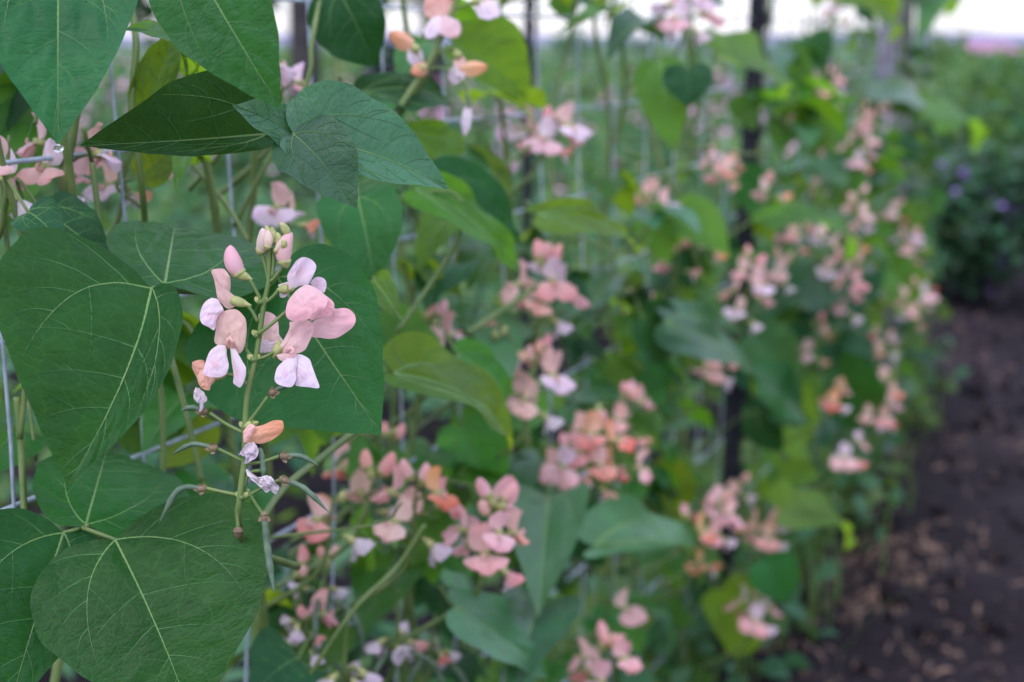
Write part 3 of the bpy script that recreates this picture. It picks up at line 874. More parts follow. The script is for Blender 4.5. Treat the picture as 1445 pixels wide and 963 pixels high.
# ---- wire fence
fence_root = empty('wire_fence', fence(1.0))
tag(fence_root, 'galvanised wire mesh fence carrying the climbing bean vines', 'fence')
HS = [EYE + h for h in (.56, .43, .31, .215, .12, .03, -.063, -.157, -.247, -.345, -.45, -.578, -.70, -.82, -.92)]
S0, S1 = -0.15, 3.95
def sag(s, h): return 0.006 * math.sin(s * 2.1 + h * 9) + 0.004 * math.sin(s * 5.3 + h * 4)
for h in HS:
    mb = MB()
    pts = [fence(s, h + sag(s, h) * .6, sag(s, h)) for s in np.linspace(S0, S1, 70)]
    tube(mb, pts, .0015, 6)
    place('horizontal_wire', mb, [M_WIRE], fence_root, fence(S0, h))
inv = np.arange(.001147 + 7.8e-5 * 6, .000155, -7.8e-5 / 1.0)
zs = [FPX * .60 * v for v in np.arange(.000131, .0044, 7.8e-5)]
cnt = 0
for z in zs:
    # position along the fence with this distance along the view axis (ground-level ray)
    px = 1640 - FPX * .60 / z
    s = s_of(PF(px, 300))
    if not S0 < s < S1: continue
    mb = MB()
    pts = [fence(s + .002 * math.sin(h * 14 + s * 7), h, sag(s, h) + .0032) for h in np.linspace(.01, HS[0] + .01, 34)]
    tube(mb, pts, .0010, 6)
    place('vertical_wire', mb, [M_WIRE], fence_root, fence(s, 0))

# ---- dark flowering shrubs beyond the end of the path
def shrub(px, py_base, wpx, hpx, seed, label, mats, z=None, n=2600, flowers=0, size=(.03, .07)):
    d = P(px, py_base, 1) - CAMP
    c = CAMP + d * (-EYE / d.z)
    zc = proj(c)[2]
    w, h = wpx / FPX * zc, hpx / FPX * zc
    root = empty('flowering_shrub' if flowers else 'leafy_shrub', (c.x, c.y, 0)); tag(root, label, 'shrub')
    rs = np.random.RandomState(seed)
    pts, sz = [], []
    lobes = [(rs.uniform(-.38, .38) * w, rs.uniform(-.25, .35) * w, rs.uniform(.3, .82) * h, rs.uniform(.20, .34)) for _ in range(11)]
    for i in range(n):
        lx, ly, lz, lr = lobes[rs.randint(11)]
        v = rs.normal(0, 1, 3); v /= np.linalg.norm(v)
        rr = rs.uniform(.45, 1.0) ** .5
        q = np.array([lx + v[0] * lr * w * rr, ly + v[1] * lr * w * rr, lz + v[2] * lr * h * rr * .9])
        if q[2] < .01: q[2] = rs.uniform(.01, .3) * h
        pts.append(q); sz.append(rs.uniform(*size))
    o = obj('foliage', leafmass(pts, sz, seed, len(mats)).mesh('foliage', mats), root)
    mb = MB()
    for i in range(9):
        a = rs.uniform(0, 6.28); q = lobes[i % 11]
        tube(mb, spline([(0.03 * math.cos(a), .03 * math.sin(a), -.02), (q[0] * .4, q[1] * .4, q[2] * .5), (q[0], q[1], q[2])], 8), [.012, .008, .004], 6)
    obj('branches', mb.mesh('branches', [M_BARK]), root)
    if flowers:
        fp = [np.array(pts[rs.randint(n)]) * np.array([1.05, 1, 1.03]) + np.array([0, -.04, .02]) for _ in range(flowers)]
        fp2, fs = [], []
        for q in fp:
            for k in range(5): fp2.append(q + rs.normal(0, .018, 3)); fs.append(rs.uniform(.02, .04))
        obj('blossom', leafmass(fp2, fs, seed + 1).mesh('blossom', [M_VIOLET]), root)
    return root
M_VIOLET = plain("violet_blossom", (0.16, 0.08, 0.30), (0.26, 0.15, 0.42), 9, 0.7)
shrub(1405, 428, 240, 225, 21, 'dark green shrub with small violet flowers at the end of the soil path', [M_BG3, M_BG3, M_BG1], flowers=34)
shrub(1325, 400, 130, 215, 22, 'narrow dark shrub just beyond the wooden post', [M_BG3], n=1700)
shrub(1540, 350, 330, 300, 23, 'lighter green shrub behind the dark violet flowering one', [M_BG2, M_BG1], n=2800)
shrub(1410, 330, 430, 250, 26, 'yellow green bushy shrub rising behind the violet flowers', [M_BG2, M_GRASS, M_BG1], n=5200)

# ---- trees
def tree(name, px, z, height, crown_r, seed, label, fol, trunk_r, n, crown_lo, squash=1.0, size=(.10, .22)):
    g = P(px, 60, z); root = empty(name, (g.x, g.y, 0)); tag(root, label, 'tree')
    rs = np.random.RandomState(seed)
    mb = MB()
    top = np.array([rs.normal(0, .15), rs.normal(0, .15), height * .8])
    tr_ = spline([(0, 0, -.1), (rs.normal(0, .08), 0, height * .3), top * .7, top], 14)
    tube(mb, tr_, [trunk_r * 1.25, trunk_r, trunk_r * .7, trunk_r * .25], 10)
    ends = []
    for i in range(11):
        f = rs.uniform(crown_lo, .95); b = tr_[int(f * 13)]
        a = i * 2.4; r_ = crown_r * rs.uniform(.6, 1.0) * (1.15 - .5 * f * squash)
        e = b + np.array([math.cos(a) * r_, math.sin(a) * r_, rs.uniform(.0, .5) * r_])
        tube(mb, spline([b, (b + e) / 2 + np.array([0, 0, .1]), e], 8), [trunk_r * .4, trunk_r * .12], 6)
        ends += [(b * .35 + e * .65, r_ * .42), (e, r_ * .36)]
    ends.append((top, crown_r * .4))
    obj('trunk', mb.mesh('trunk', [M_BARK]), root)
    pts, sz = [], []
    for i in range(n):
        c, r_ = ends[rs.randint(len(ends))]
        v = rs.normal(0, 1, 3); v /= np.linalg.norm(v)
        pts.append(c + v * r_ * rs.uniform(.3, 1.1)); sz.append(rs.uniform(*size))
    obj('crown', leafmass(pts, sz, seed, len(fol)).mesh('crown', fol), root)
    return root
tree('broadleaf_tree', 428, 8.5, 4.6, 1.15, 31, 'loose green tree beyond the fence with bright sky showing through it', [M_BG4, M_BG4, M_BG2], .085, 1150, .30)
tree('broadleaf_tree', 40, 11, 5.0, 1.3, 32, 'broad green tree at the far left beyond the fence', [M_BG4], .12, 1300, .25)
tree('evergreen_tree', 622, 15, 5.0, .75, 33, 'dark evergreen tree standing beyond the fence left of the thin post', [M_BG5], .10, 2600, .10, 1.6)
for i, (px, z, h, r_) in enumerate([(812, 75, 1.35, 1.6), (905, 95, 1.4, 2.2), (1010, 88, 1.15, 2.0), (1130, 90, 1.2, 2.0), (1215, 80, 1.4, 1.8), (1310, 110, 1.3, 2.4)]):
    tree('distant_tree', px, z, h, r_, 40 + i, ['small round tree on the horizon near the thin dark post', 'wide low tree on the horizon between the two dark posts', 'low tree on the horizon left of the black post', 'low tree on the horizon right of the black post', 'small tree on the horizon left of the wooden post', 'low wide tree on the horizon right of the wooden post'][i],
         [M_BG1], .08, 420, .1, .6, (.12, .28))
# far building with a pinkish roof on the horizon at the right
b0 = P(1385, 60, 95)
root = empty('distant_building', (b0.x, b0.y, 0)); tag(root, 'distant low building with a pinkish roof on the horizon at the right', 'building')
M_WALL = plain("pale_wall", (0.30, 0.28, 0.32), (0.36, 0.33, 0.38), 2, 0.8); M_ROOF = plain("pink_roof", (0.30, 0.13, 0.20), (0.36, 0.18, 0.24), 2, 0.8)
mb = MB()
bx = lambda x0, x1, y0, y1, z0, z1: ([(x, y, z) for x in (x0, x1) for y in (y0, y1) for z in (z0, z1)], [(0, 1, 3, 2), (4, 6, 7, 5), (0, 4, 5, 1), (2, 3, 7, 6), (0, 2, 6, 4), (1, 5, 7, 3)])
mb.add(*bx(-1.9, 1.9, -2, 2, 0, 0.30)); obj('wall', mb.mesh('wall', [M_WALL], False), root)
mb = MB()
mb.add([(-2.1, -2.3, .31), (2.1, -2.3, .31), (2.1, 2.3, .31), (-2.1, 2.3, .31), (-1.5, 0, 1.0), (1.5, 0, 1.0)], [(0, 1, 5, 4), (2, 3, 4, 5), (1, 2, 5), (3, 0, 4), (3, 2, 1, 0)])
obj('roof', mb.mesh('roof', [M_ROOF], False), root)

# ================================================================== the bean vines
GROUP = 'runner bean vines climbing the wire fence'
VINES = {}
def vine(key, px, label, stems, fill, seed):
    s = s_of(PF(px, 300))
    root = empty('bean_vine', fence(s, 0.0, .01)); tag(root, label, 'bean vine', GROUP)
    VINES[key] = (root, s, px)
    r = random.Random(seed)
    for k in range(stems):
        mb = MB()
        top = r.uniform(1.05, 1.5)
        ph = r.uniform(0, 6.28); ds = r.uniform(-.07, .07); wob = r.uniform(.008, .02)
        pts = []
        for i in range(46):
            t = i / 45
            h = top * t
            a = h * 24 + ph
            rr = wob * min(1, t * 6)
            pts.append(fence(s + ds * t + rr * math.cos(a) * .5 + .02 * math.sin(h * 5 + ph), h, .004 + rr * math.sin(a) * .55 + .012 * math.sin(h * 3 + ph * 2)))
        tube(mb, pts, [.0036, .0030, .0026, .0018], 7)
        place('stem', mb, [M_STEM], root, root.location)
    return root

vine('a', 20, 'bean vine nearest the left edge with big smooth leaves and a wet leaf tip', 2, 0, 1)
vine('b', 330, 'bean vine bearing the sharply focused pale pink flower spike and curved pods', 2, 0, 2)
vine('c', 560, 'bean vine right of the sharp pink spike, with yellow lit leaves and salmon blossoms below', 3, 0, 3)
vine('d', 735, 'bean vine by the open wire grid with two pink spikes one above the other', 2, 0, 4)
vine('e', 855, 'bean vine with a drooping crowd of salmon pink flowers left of the black post', 2, 0, 5)
vine('f', 965, 'bean vine just left of the black post, rising to blossom against the white sky', 3, 0, 6)
vine('g', 1065, 'bean vine wrapped around the black steel post with coral pink blossoms', 3, 0, 7)
vine('h', 1145, 'bean vine just right of the black post with one long yellow green leaf', 3, 0, 8)
vine('i', 1205, 'bean vine with pale pink trusses in front of the weathered wooden post', 3, 0, 9)
vine('j', 1255, 'bean vine clinging around the weathered wooden post', 3, 0, 10)
vine('k', 1292, 'last bean vine of the row, at the edge of the dark soil path', 3, 0, 11)
A, B, C, D, E, F_, G, H, I, J, K = [VINES[k][0] for k in 'abcdefghijk']

# ---- leaves of the nearest vines, sharp enough to show their veins
leaf(A, (84, -88, .63), (82, 205, .60), 112, 108, roll=4, veins=1, seed=11, fold=.12, bend=.35, wave=.015, stalk=[(80, -130, .66), (60, -200, .72)])
leaf(A, (100, -150, .66), (158, 64, .66), 60, 66, roll=-10, veins=1, seed=12, fold=.1, bend=.4, mat=M_LEAF, stalk=[(80, -170, .68), (60, -200, .72)])
leaf(B, (262, -72, .60), (397, 156, .60), 84, 80, roll=6, veins=1, seed=13, fold=.10, bend=.5, wave=.02, stalk=[(250, -110, .63), (215, -160, .74)])
leaf(B, (377, 190, .72), (114, 206, .66), 100, 24, roll=-6, veins=1, seed=14, pucker=.0004, fold=.25, bend=.25, wave=.03, mat=M_LEAF_DARK, vein_w=.8, stalk=[(410, 196, .74), (440, 240, .82)])
leaf(B, (414, 190, .665), (634, 268, .70), 48, 84, roll=-12, up=.35, mat=M_LEAF_SHEEN, veins=1, seed=15, pucker=.0004, fold=.18, bend=.7, wave=.03, vein_w=.8, stalk=[(414, 200, .70), (440, 260, .80)])
leaf(B, (415, 191, .664), (504, 294, .66), 52, 58, roll=10, up=.95, mat=M_LEAF_SHEEN, veins=1, seed=16, pucker=.0004, fold=.15, bend=.9, wave=.05, vein_w=.8, stalk=[(414, 200, .70), (440, 260, .80)])
leaf(B, (420, 196, .673), (328, 150, .664), 34, 40, roll=35, mat=M_LEAF_SHEEN, veins=1, vein_w=.6, seed=17, pucker=.0004, fold=.35, bend=.9, wave=.05, stalk=[(424, 215, .70), (440, 260, .80)])
leaf(A, (214, 407, .66), (95, 686, .61), 218, 56, roll=-12, veins=1, seed=18, fold=.10, bend=.55, wave=.012, sway=-.10, stalk=[(224, 408, .67), (235, 430, .70), (215, 520, .78)])
leaf(A, (232, 402, .68), (246, 322, .80), 140, 84, roll=0, veins=1, seed=19, fold=.08, bend=.5, wave=.02, stalk=[(232, 412, .69), (236, 440, .72), (215, 520, .78)])
leaf(B, (392, 392, .725), (538, 613, .70), 178, 108, roll=6, veins=1, vein_w=1.25, seed=20, fold=.09, bend=.55, wave=.022, stalk=[(360, 402, .74), (300, 412, .73), (236, 412, .71)])
leaf(A, (163, 762, .672), (274, 1022, .645), 146, 196, roll=4, veins=1, seed=21, fold=.05, bend=.4, wave=.010, sway=-.08, vein_w=.85, stalk=[(130, 750, .685), (112, 744, .70), (70, 730, .76)])
leaf(A, (90, 752, .69), (10, 1010, .665), 140, 66, roll=-8, veins=1, seed=22, fold=.08, bend=.45, wave=.015, sway=.06, stalk=[(112, 744, .70), (70, 730, .76)])
leaf(A, (121, 740, .70), (150, 638, .80), 132, 82, roll=0, veins=1, seed=23, fold=.10, bend=.6, wave=.02, stalk=[(118, 744, .702), (70, 730, .76)])

# ---- leaves a little behind, softly out of focus: vine, base, tip, half widths, depth offset in front of the fence, roll, material, shape
def L2(v, b, t, wl_, wr_, off=.06, roll=0, mat=None, seed=0, doff=0.0, **kw):
    zb = fence_z(b[0], b[1], off); zt = fence_z(t[0], t[1], off + doff)
    return leaf(v, (*b, zb), (*t, zt), wl_, wr_, roll=roll, mat=mat, seed=seed, **kw)
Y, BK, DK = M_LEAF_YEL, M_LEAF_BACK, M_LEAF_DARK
rows = [
 (B, (262, 110), (170, 45), 30, 36, .03, 20, BK), (A, (205, 150), (248, 38), 24, 36, .03, 20, BK), (B, (285, 228), (248, 280), 20, 18, .03, 20, Y),
 (B, (478, -12), (530, 95), 62, 44, .06, 0, DK), (B, (200, 250), (250, 205), 26, 30, .0, 20, BK),
 (C, (512, 130), (640, 148), 44, 26, .06, -20, DK), (C, (640, 62), (743, 140), 28, 66, .02, 0, Y), (C, (600, 60), (560, 120), 30, 30, .02, 10, BK),
 (C, (578, 188), (658, 212), 26, 22, .03, 10, Y), (C, (584, 268), (733, 388), 36, 40, .10, -25, Y), (C, (610, 262), (735, 350), 6, 52, .08, -20, M_LEAF),
 (D, (757, 304), (894, 354), 44, 18, .10, -15, Y), (C, (505, 280), (530, 402), 62, 58, .10, 0, M_LEAF), (B, (540, 260), (450, 300), 44, 40, .06, 10, BK),
 (C, (630, 312), (590, 384), 28, 26, .05, 10, Y), (C, (528, 396), (570, 456), 24, 22, .13, 10, Y), (C, (640, 372), (600, 440), 46, 40, .02, 10, DK),
 (C, (556, 526), (722, 642), 46, 56, .12, -30, BK), (C, (645, 500), (716, 566), 44, 30, .10, -15, BK), (C, (690, 350), (660, 410), 36, 40, .0, 10, BK),
 (D, (885, 405), (815, 470), 34, 30, .0, 10, M_LEAF_MID), (E, (905, 445), (945, 500), 44, 40, .08, 0, DK), (F_, (935, 455), (1062, 528), 40, 42, .10, -15, M_LEAF_MID),
 (D, (775, 700), (760, 870), 62, 58, .10, 0, M_LEAF_MID), (D, (800, 715), (852, 800), 40, 34, .08, 10, M_LEAF), (E, (838, 772), (982, 838), 26, 54, .12, -20, M_LEAF_MID),
 (D, (640, 858), (770, 958), 50, 40, .12, -25, M_LEAF_MID), (D, (765, 850), (720, 985), 54, 60, .12, 0, M_LEAF_MID), (C, (640, 690), (610, 760), 40, 30, .02, 0, BK),
 (C, (650, 600), (700, 700), 50, 50, .02, 0, BK), (F_, (930, 88), (952, 215), 40, 34, .10, 0, Y), (G, (1010, 70), (1105, 142), 42, 40, .08, -20, Y),
 (F_, (970, 95), (972, 152), 36, 36, .14, 0, DK), (H, (1082, 312), (1196, 372), 40, 22, .12, -15, Y), (F_, (860, 15), (782, 52), 16, 12, .05, -20, BK),
 (E, (915, 48), (855, 88), 40, 34, .02, 10, M_LEAF), (H, (1180, -5), (1245, 62), 30, 34, .08, 0, Y), (H, (1140, 55), (1165, 100), 36, 30, .05, 0, M_LEAF),
 (J, (1228, 130), (1296, 160), 34, 18, .10, 0, M_LEAF_MID), (K, (1318, 172), (1372, 220), 26, 34, .14, 0, Y), (I, (1330, 10), (1290, 70), 34, 30, .05, 0, BK),
 (I, (1130, 410), (1050, 470), 44, 40, .05, 0, M_LEAF), (H, (1060, 470), (1130, 560), 50, 40, .12, 0, M_LEAF_MID), (H, (1105, 420), (1180, 440), 36, 36, .12, 0, DK),
 (G, (1065, 560), (1135, 640), 54, 50, .04, 0, Y), (G, (1070, 540), (1130, 600), 40, 40, .14, -10, M_LEAF), (I, (1180, 520), (1235, 600), 50, 40, .14, 0, M_LEAF),
 (H, (1100, 720), (1190, 780), 44, 40, .16, -10, Y), (G, (1080, 790), (1110, 850), 36, 36, .15, 0, M_LEAF), (G, (1020, 830), (1060, 920), 50, 40, .10, 0, Y),
 (F_, (920, 660), (960, 740), 44, 44, .02, 0, BK), (B, (165, 605), (265, 560), 60, 40, -.03, 0, BK), (A, (60, 300), (160, 372), 50, 44, .02, -10, DK),
 (A, (40, 300), (95, 350), 34, 34, .04, 0, DK), (B, (330, 700), (280, 760), 40, 36, .0, 0, Y), (B, (420, 930), (350, 985), 60, 50, .06, 0, DK),
 (B, (270, 560), (200, 640), 60, 60, -.02, 0, BK), (C, (470, 880), (430, 960), 40, 40, .03, 0, BK), (C, (560, 780), (510, 900), 56, 50, .0, 0, BK),
 (B, (450, 630), (400, 560), 50, 50, -.02, 0, BK), (A, (20, 610), (-30, 680), 50, 50, -.02, 0, BK), (A, (60, 120), (10, 330), 60, 60, -.05, 0, BK),
 (G, (1120, 150), (1100, 230), 40, 36, .0, 0, BK), (I, (1180, 220), (1220, 300), 40, 40, .0, 0, M_LEAF), (J, (1255, 380), (1290, 440), 40, 34, .12, 0, BK),
 (I, (1215, 390), (1190, 470), 36, 36, .08, 0, DK), (G, (1045, 250), (1085, 310), 36, 30, .05, 0, M_LEAF), (F_, (1000, 300), (960, 400), 46, 40, .0, 0, M_LEAF),
]
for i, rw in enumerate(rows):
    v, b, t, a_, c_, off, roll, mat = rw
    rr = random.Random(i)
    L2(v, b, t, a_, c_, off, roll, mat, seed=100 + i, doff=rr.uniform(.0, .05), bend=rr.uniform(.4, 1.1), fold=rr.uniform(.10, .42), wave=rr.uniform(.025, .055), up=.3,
       veins=1 if b[0] < 1000 else 0, nr=34 if b[0] < 1000 else None, nc=11 if b[0] < 1000 else None, vein_w=1.2, pucker=.0012,
       name='leaf')

# ---- the rest of the foliage: three-leaflet leaves along the stems
TRI = []
for k in range(7):
    rr = random.Random(900 + k)
    mb = MB()
    pl = rr.uniform(.05, .09)
    tip = np.array([0, pl * .9, pl * .25])
    tube(mb, spline([(0, 0, 0), (0, pl * .5, pl * .25), tip], 7), [.0014, .0010], 5, 1)
    for (yaw, dist, sz, dr) in ((0, .018, 1.0, .6), (1.25, .003, .88, .55), (-1.25, .003, .88, .55)):
        L = rr.uniform(.075, .10) * sz
        m = Matrix.Rotation(-yaw + rr.uniform(-.15, .15), 3, 'Z') @ Matrix.Rotation(-dr - rr.uniform(-.2, .6), 3, 'X') @ Matrix.Rotation(rr.uniform(-.4, .4), 3, 'Y')
        m = np.array(m)
        w1, w2 = (.42, .42) if yaw == 0 else (.50, .34) if yaw > 0 else (.34, .50)
        o_ = tip + np.array(Matrix.Rotation(-yaw, 3, 'Z') @ Vector((0, dist, 0)))
        tube(mb, np.array([tip, o_]), [.001, .001], 5, 1)
        leaf_blade(mb, L, L * w1, L * w2, m, o_, fold=rr.uniform(.05, .3), bend=rr.uniform(.3, .9), wave=rr.uniform(.015, .04), seed=k * 5 + int(yaw * 3) + 40, nr=11, nc=4, mats=(0, 0))
    TRI.append(mb)
def tri_mesh(k, mat):
    return TRI[k].mesh('leaf', [mat, M_STEM])
TRIM = [tri_mesh(k, m) for m in (BK, M_LEAF_DARK, BK, M_LEAF_MID, BK, Y) for k in range(7)]
SPARSE = [((1000, -80, 1135, 340), .04), ((970, 540, 1095, 740), .08), ((1205, 30, 1300, 200), .1), ((170, -200, 570, 165), .08), ((330, 160, 600, 330), .3), ((1000, 330, 1100, 960), .5), ((600, 20, 1000, 330), .04), ((650, 330, 905, 480), .12), ((770, 420, 920, 590), .35), ((880, -200, 1400, 75), .18), ((250, 160, 480, 330), .4), ((0, 180, 330, 330), .4),
          ((880, 640, 1010, 960), .7)]
def fill(key, n, spread, off_lo, off_hi, seed, hmin=.10, hmax=1.35):
    root, s, px = VINES[key]
    r = random.Random(seed)
    made = 0
    tries = 0
    while made < n and tries < n * 20:
        tries += 1
        h = r.uniform(hmin, hmax)
        p = fence(s + r.gauss(0, spread), h, r.uniform(-.04, .03))
        e = (FN * r.gauss(.75, .6) + FU * r.gauss(-.1, .8)).normalized()
        q = p + e * .10
        x, y, z = proj(q)
        if x < -150 or x > 1500 or y < -160 or y > 1100: continue
        if x > 1325 or s_of(q) > 3.75: continue
        pr = 1.0
        for (x0, y0, x1, y1), k in SPARSE:
            if x0 < x < x1 and y0 < y < y1: pr = min(pr, k)
        if r.random() > pr: continue
        off = q.dot(FN) + FD
        if not off_lo < off < (off_hi if h > .4 else min(off_hi, .07)): continue
        o = obj('leaf', TRIM[r.randrange(len(TRIM))], root)
        fr = frame(e + Vector((0, 0, r.uniform(-.1, .5))), Vector((0, 0, 1)) + e * .2, r.gauss(0, 22))
        o.matrix_basis = Matrix.Translation(p - root.location) @ fr.to_4x4() @ Matrix.Scale(r.uniform(.45, .85), 4)
        made += 1
fill('a', 9, .10, -.20, -.02, 51)
fill('b', 12, .10, -.20, -.01, 52)
fill('c', 22, .09, -.16, .05, 53, .05, 1.3)
fill('d', 12, .08, -.14, .09, 54, .05, 1.2)
fill('e', 24, .10, -.14, .13, 55, .05, 1.25)
fill('f', 34, .11, -.14, .16, 56, .05)
fill('g', 42, .13, -.14, .17, 57, .05)
fill('h', 48, .14, -.14, .18, 58, .05)
fill('i', 52, .15, -.14, .19, 59, .05)
fill('j', 50, .16, -.14, .20, 60, .05)
fill('k', 44, .14, -.14, .20, 61, .05)

# ---- tendrils, bare stalks and tiny young leaves among the vines
def clutter(key, nt_, ny, lo, hi, seed):
    root, s, px = VINES[key]
    r = random.Random(seed)
    for k in range(nt_):
        p = fence(s + r.gauss(0, .10), r.uniform(.1, 1.25), r.uniform(-.02, .03))
        x, y, z = proj(p)
        if not (-50 < x < 1330 and -80 < y < 1040): continue
        e = FN * r.uniform(lo, hi) + FU * r.gauss(0, .05) + Vector((0, 0, r.uniform(-.05, .10)))
        mid = e * .5 + Vector((0, 0, r.uniform(-.02, .03))) + FU * r.gauss(0, .02)
        mb = MB()
        tube(mb, spline([np.zeros(3), np.array(mid), np.array(e), np.array(e * 1.15 + Vector((0, 0, r.uniform(-.03, .02))))], 12), [.0014, .0011, .0007], 5)
        o = obj('tendril', mb.mesh('tendril', [M_STEM]), root); o.location = p - root.location
    for k in range(ny):
        p = fence(s + r.gauss(0, .11), r.uniform(.1, 1.25), r.uniform(-.03, .03))
        x, y, z = proj(p)
        if not (-50 < x < 1310 and -80 < y < 1040): continue
        if any(x0 < x < x1 and y0 < y < y1 and k_ < .11 for (x0, y0, x1, y1), k_ in SPARSE): continue
        o = obj('leaf', TRIM[r.randrange(len(TRIM))], root)
        e = (FN * r.gauss(.6, .6) + FU * r.gauss(0, .8)).normalized()
        fr = frame(e + Vector((0, 0, r.uniform(-.3, .5))), Vector((0, 0, 1)) + e * .3, r.gauss(0, 30))
        o.matrix_basis = Matrix.Translation(p - root.location) @ fr.to_4x4() @ Matrix.Scale(r.uniform(.22, .55), 4)
for i, kk in enumerate('abcdefghijk'):
    near = kk in 'ab'
    clutter(kk, 6 if near else 13, 4 if near else 30, -.06 if near else -.03, .0 if near else .14, 700 + i)

# ---- flower clusters
P_, S_ = (0, 1, 2, 4, 6, 7), (3, 5, 6, 1)
cl = [  # vine, px, py, in front of the fence, flowering length, lean towards the path, fresh, buds, wilted, tone
 (D, 770, 198, .04, .05, .3, 7, 3, 1, (0, 2, 4)), (D, 765, 412, .08, .085, .15, 8, 5, 2, P_), (D, 752, 545, .08, .085, .1, 9, 5, 1, P_),
 (C, 607, 490, .03, .075, .1, 5, 4, 1, P_), (E, 838, 640, .10, .11, .1, 11, 4, 4, S_), (C, 690, 760, .14, .085, .2, 8, 6, 2, (0, 1, 5)), (C, 585, 722, .09, .075, .1, 7, 2, 2, S_),
 (C, 468, 735, .05, .05, .1, 3, 1, 1, S_), (B, 405, 300, .02, .04, .2, 3, 0, 2, (4, 2)), (H, 1165, 125, .08, .09, .1, 8, 2, 1, P_), (F_, 1020, 240, .08, .06, .2, 5, 0, 1, S_),
 (F_, 918, 288, .05, .05, .1, 3, 0, 0, P_), (G, 1055, 408, .12, .13, .1, 10, 4, 3, P_), (F_, 995, 335, .06, .06, .1, 3, 1, 1, P_), (F_, 955, 370, .06, .05, .1, 2, 2, 2, P_),
 (I, 1206, 310, .14, .13, .1, 9, 4, 3, P_), (I, 1212, 205, .12, .13, .1, 9, 3, 4, P_), (K, 1284, 345, .14, .11, .1, 9, 3, 2, (2, 4, 0)), (I, 1197, 408, .16, .13, .1, 9, 2, 4, P_),
 (K, 1290, 430, .18, .13, .1, 9, 3, 2, P_), (J, 1250, 560, .20, .15, .1, 9, 3, 5, (0, 5, 2)), (J, 1195, 632, .20, .07, .1, 3, 0, 5, (4, 2)), (G, 1010, 735, .12, .08, .1, 8, 2, 4, (0, 5)),
 (G, 1082, 752, .14, .06, .1, 5, 3, 2, P_), (G, 1065, 868, .14, .06, .1, 5, 2, 1, (0, 2)), (E, 852, 945, .14, .07, .1, 7, 5, 1, (0, 1, 5)), (G, 1003, 525, .10, .05, .1, 4, 0, 2, S_),
 (E, 882, 590, .08, .07, .1, 4, 4, 1, P_), (F_, 968, 18, .08, .07, .1, 5, 1, 3, (4, 2)), (A, 92, 232, .0, .06, .1, 5, 0, 2, P_), (A, 180, 245, -.02, .05, .1, 4, 0, 3, P_),
 (B, 350, 110, -.02, .06, .1, 4, 0, 1, P_), (B, 395, 135, -.01, .04, .1, 4, 0, 1, P_), (A, 10, 240, .0, .05, .1, 3, 0, 2, P_), (H, 1150, 480, .1, .1, .1, 3, 2, 5, S_),
 (J, 1248, 480, .14, .1, .1, 4, 0, 5, (0, 5)), (E, 856, 858, .10, .02, .1, 1, 0, 0, (0,)), (C, 490, 920, .06, .09, .1, 0, 0, 8, P_), (C, 560, 880, .07, .08, .1, 0, 0, 7, P_),
 (C, 425, 850, .02, .08, .1, 1, 3, 4, P_), (C, 612, 900, .06, .06, .1, 0, 0, 5, P_), (B, 500, 655, .0, .07, .1, 1, 4, 1, S_), (E, 900, 520, .03, .09, .1, 1, 2, 6, (4,)),
 (J, 1232, 160, .08, .10, .1, 5, 1, 3, P_), (H, 1150, 250, .04, .10, .1, 3, 2, 4, S_), (H, 1100, 170, .02, .06, .1, 3, 1, 0, (2, 4)), (E, 895, 430, .0, .06, .1, 1, 2, 4, (4,)),
 (H, 1120, 330, .10, .07, .2, 4, 1, 1, P_), (H, 1100, 385, .12, .06, .2, 3, 2, 1, P_), (I, 1165, 385, .14, .06, .2, 3, 1, 1, (2, 4, 7)), (G, 975, 515, .08, .03, .2, 2, 0, 0, P_),
 (I, 1160, 345, .12, .05, .2, 3, 1, 0, P_), (G, 1085, 270, .10, .04, .2, 2, 1, 1, (6, 7)), (H, 1175, 560, .16, .06, .2, 3, 0, 3, S_), (J, 1262, 300, .10, .06, .2, 3, 1, 2, P_),
 (F_, 1020, 720, .12, .05, .2, 3, 1, 1, P_), (F_, 968, 745, .10, .04, .2, 2, 1, 0, S_), (C, 700, 490, .06, .03, .2, 1, 2, 1, (6,)), (E, 800, 660, .08, .05, .2, 3, 2, 1, P_), (E, 872, 660, .12, .03, .2, 2, 0, 0, P_),
 (C, 520, 700, .05, .05, .2, 1, 3, 1, (6, 7)), (B, 455, 820, .02, .05, .2, 0, 3, 3, (6, 7)), (B, 430, 900, .02, .05, .2, 0, 2, 4, (6, 4)), (C, 545, 640, .03, .04, .2, 0, 3, 0, (1, 7)),
 (K, 1305, 400, .16, .05, .2, 3, 0, 1, P_), (J, 1225, 590, .18, .05, .2, 3, 0, 2, S_), (G, 1040, 690, .10, .04, .2, 1, 1, 3, S_), (I, 1180, 15, .06, .07, .1, 3, 1, 2, (2, 4)), (F_, 985, 780, .08, .06, .1, 2, 1, 3, S_),
]
for i, (v, px, py, off, size, lean, fr_, bu, wi, tone) in enumerate(cl):
    rr = random.Random(300 + i)
    fr_ = max(1, round(fr_ * .72)) if fr_ else 0; wi = round(wi * .7)
    if px > 1000: fr_ = max(1, round(fr_ * .9)); size *= .70; bu = min(bu, 2); wi = min(wi, 2)
    cluster(v, px, py, off, size * (.72 if px < 1000 else 1.0), 400 + i, (lean, rr.uniform(-.15, .25)), fr_, bu, wi, tone, pods=(3 if fr_ == 0 else 0), scale=(.85 if px < 450 else 1.08 if px < 1000 else 1.02) if fr_ > 0 else .9)

